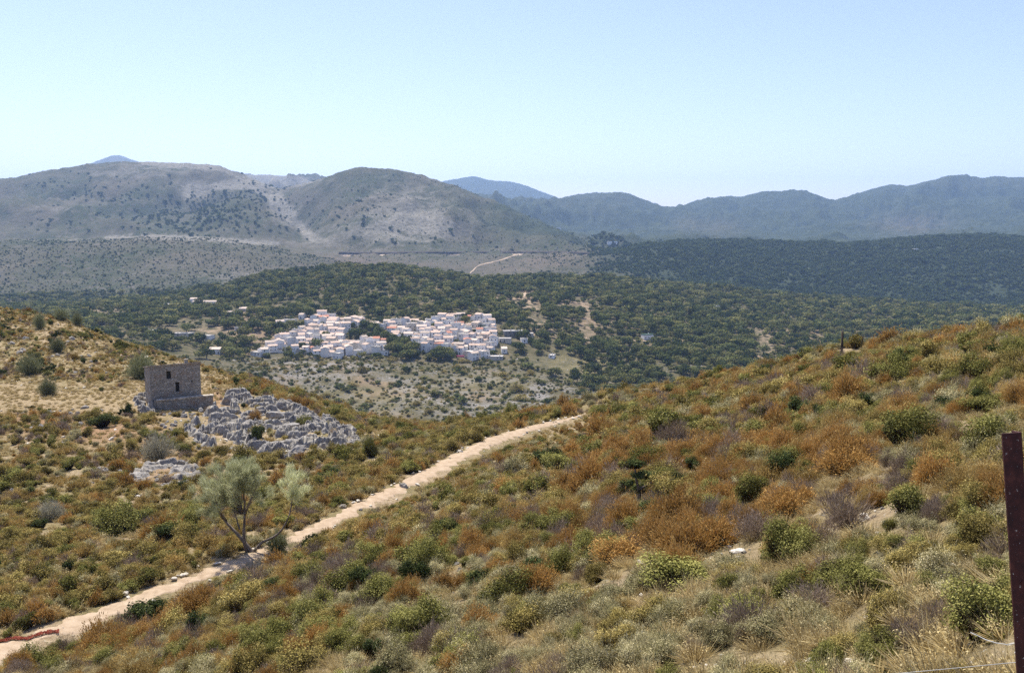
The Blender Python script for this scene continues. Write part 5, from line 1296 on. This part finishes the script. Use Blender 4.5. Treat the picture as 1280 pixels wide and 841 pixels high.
# dark tree clumps on the left mountain and the cone
X, Y, Z, px, py = area_trees(2450, 3900, 1 / 240.0, -.6, .1)
dn = blobs(px, py, [(262,268,70,24,1.1),(280,280,40,14,.8),(230,262,60,12,.4),(130,238,40,12,.5),(75,235,40,10,.35),(180,255,60,24,.25),(60,280,50,8,.35),(320,245,30,14,.45),(400,270,30,12,.25),(450,270,30,10,.3),(440,255,60,20,.08),(560,300,120,14,.18)]) * .5
k = (tr.random(len(X)) < dn * (1 + .8 * fbm(X / 60, Y / 60, 2, 96))) ; X, Y, Z = X[k], Y[k], Z[k]; n = len(X); s = np.exp(tr.normal(2.25, .25, n)); print('mtn trees', n)
gn_scatter('mountain_woodland', np.stack([X, Y, Z - .1 * s], 1), np.stack([0 * X, 0 * X, tr.uniform(0, 6.28, n)], 1), np.stack([s * 1.2, s * 1.2, s * .9], 1), tr.integers(0, 5, n), FT, 'dark oaks dotted over the grey mountainside')

# ------------------------------------------------------------------ haze, sun, sky, camera
def haze():
    mb = MB(); z0 = float(ZG.min()) - 1; z1 = float(ZG.max()) + 30
    x1 = 22500.0; mb.box((0, 7900, (z0 + z1) / 2), (2 * x1, 16300, z1 - z0))
    m = bpy.data.materials.new('haze'); m.use_nodes = True; t = m.node_tree; t.nodes.clear()
    out = t.nodes.new('ShaderNodeOutputMaterial'); v = t.nodes.new('ShaderNodeVolumePrincipled')
    v.inputs['Color'].default_value = (.42, .63, 1.0, 1); v.inputs['Density'].default_value = HAZE; v.inputs['Anisotropy'].default_value = 0.2
    t.links.new(v.outputs[0], out.inputs['Volume'])
    o = mb.build('haze', m); tag(o, 'pale blue summer haze filling the valley', None, None, 'stuff')
HAZE = 6.5e-5
haze()
EL, AZ = 62.0, -28.0     # sun height, and bearing left of the view direction
sd = Vector((math.sin(R(AZ)) * math.cos(R(EL)), math.cos(R(AZ)) * math.cos(R(EL)), math.sin(R(EL))))
sl = bpy.data.lights.new('sun', 'SUN'); sl.energy = 5.0; sl.angle = R(.53); sl.color = (1, .94, .84)
so = link(bpy.data.objects.new('sun', sl)); so.rotation_euler = sd.to_track_quat('Z', 'Y').to_euler(); so.location = (0, 0, 300)
w = bpy.data.worlds.new('World'); SC.world = w; w.use_nodes = True; nt_ = w.node_tree
bg = nt_.nodes['Background']; sky = nt_.nodes.new('ShaderNodeTexSky'); sky.sky_type = 'NISHITA'; sky.sun_disc = False; sky.sun_elevation = R(EL); sky.sun_rotation = R(AZ)
sky.altitude = 900; sky.air_density = 1.0; sky.dust_density = 1.0; sky.ozone_density = 2.2
gn_ = nt_.nodes.new('ShaderNodeMix'); gn_.data_type = 'RGBA'; gn_.blend_type = 'MULTIPLY'; gn_.inputs[0].default_value = 1
nt_.links.new(sky.outputs[0], gn_.inputs[6]); gn_.inputs[7].default_value = (1.13, .97, 1.03, 1); nt_.links.new(gn_.outputs[2], bg.inputs['Color']); bg.inputs['Strength'].default_value = .118
cam = bpy.data.cameras.new('camera'); co = link(bpy.data.objects.new('camera', cam)); co.location = (0, 0, 0); co.rotation_euler = (R(90) - PITCH, 0, 0)
cam.sensor_width = 36; cam.lens = 36 * F / 1280; cam.clip_start = .05; cam.clip_end = 60000; SC.camera = co
SC.view_settings.view_transform = 'Standard'; SC.view_settings.look = 'None'; SC.view_settings.exposure = 0.74; SC.view_settings.gamma = 1
c = SC.cycles; c.max_bounces = 5; c.diffuse_bounces = 3; c.glossy_bounces = 1; c.transmission_bounces = 3; c.transparent_max_bounces = 4; c.volume_bounces = 1
c.use_denoising = False
try: c.denoiser = 'OPENIMAGEDENOISE'; c.denoising_input_passes = 'RGB_ALBEDO_NORMAL'
except Exception: pass
c.use_adaptive_sampling = True; c.adaptive_threshold = .015
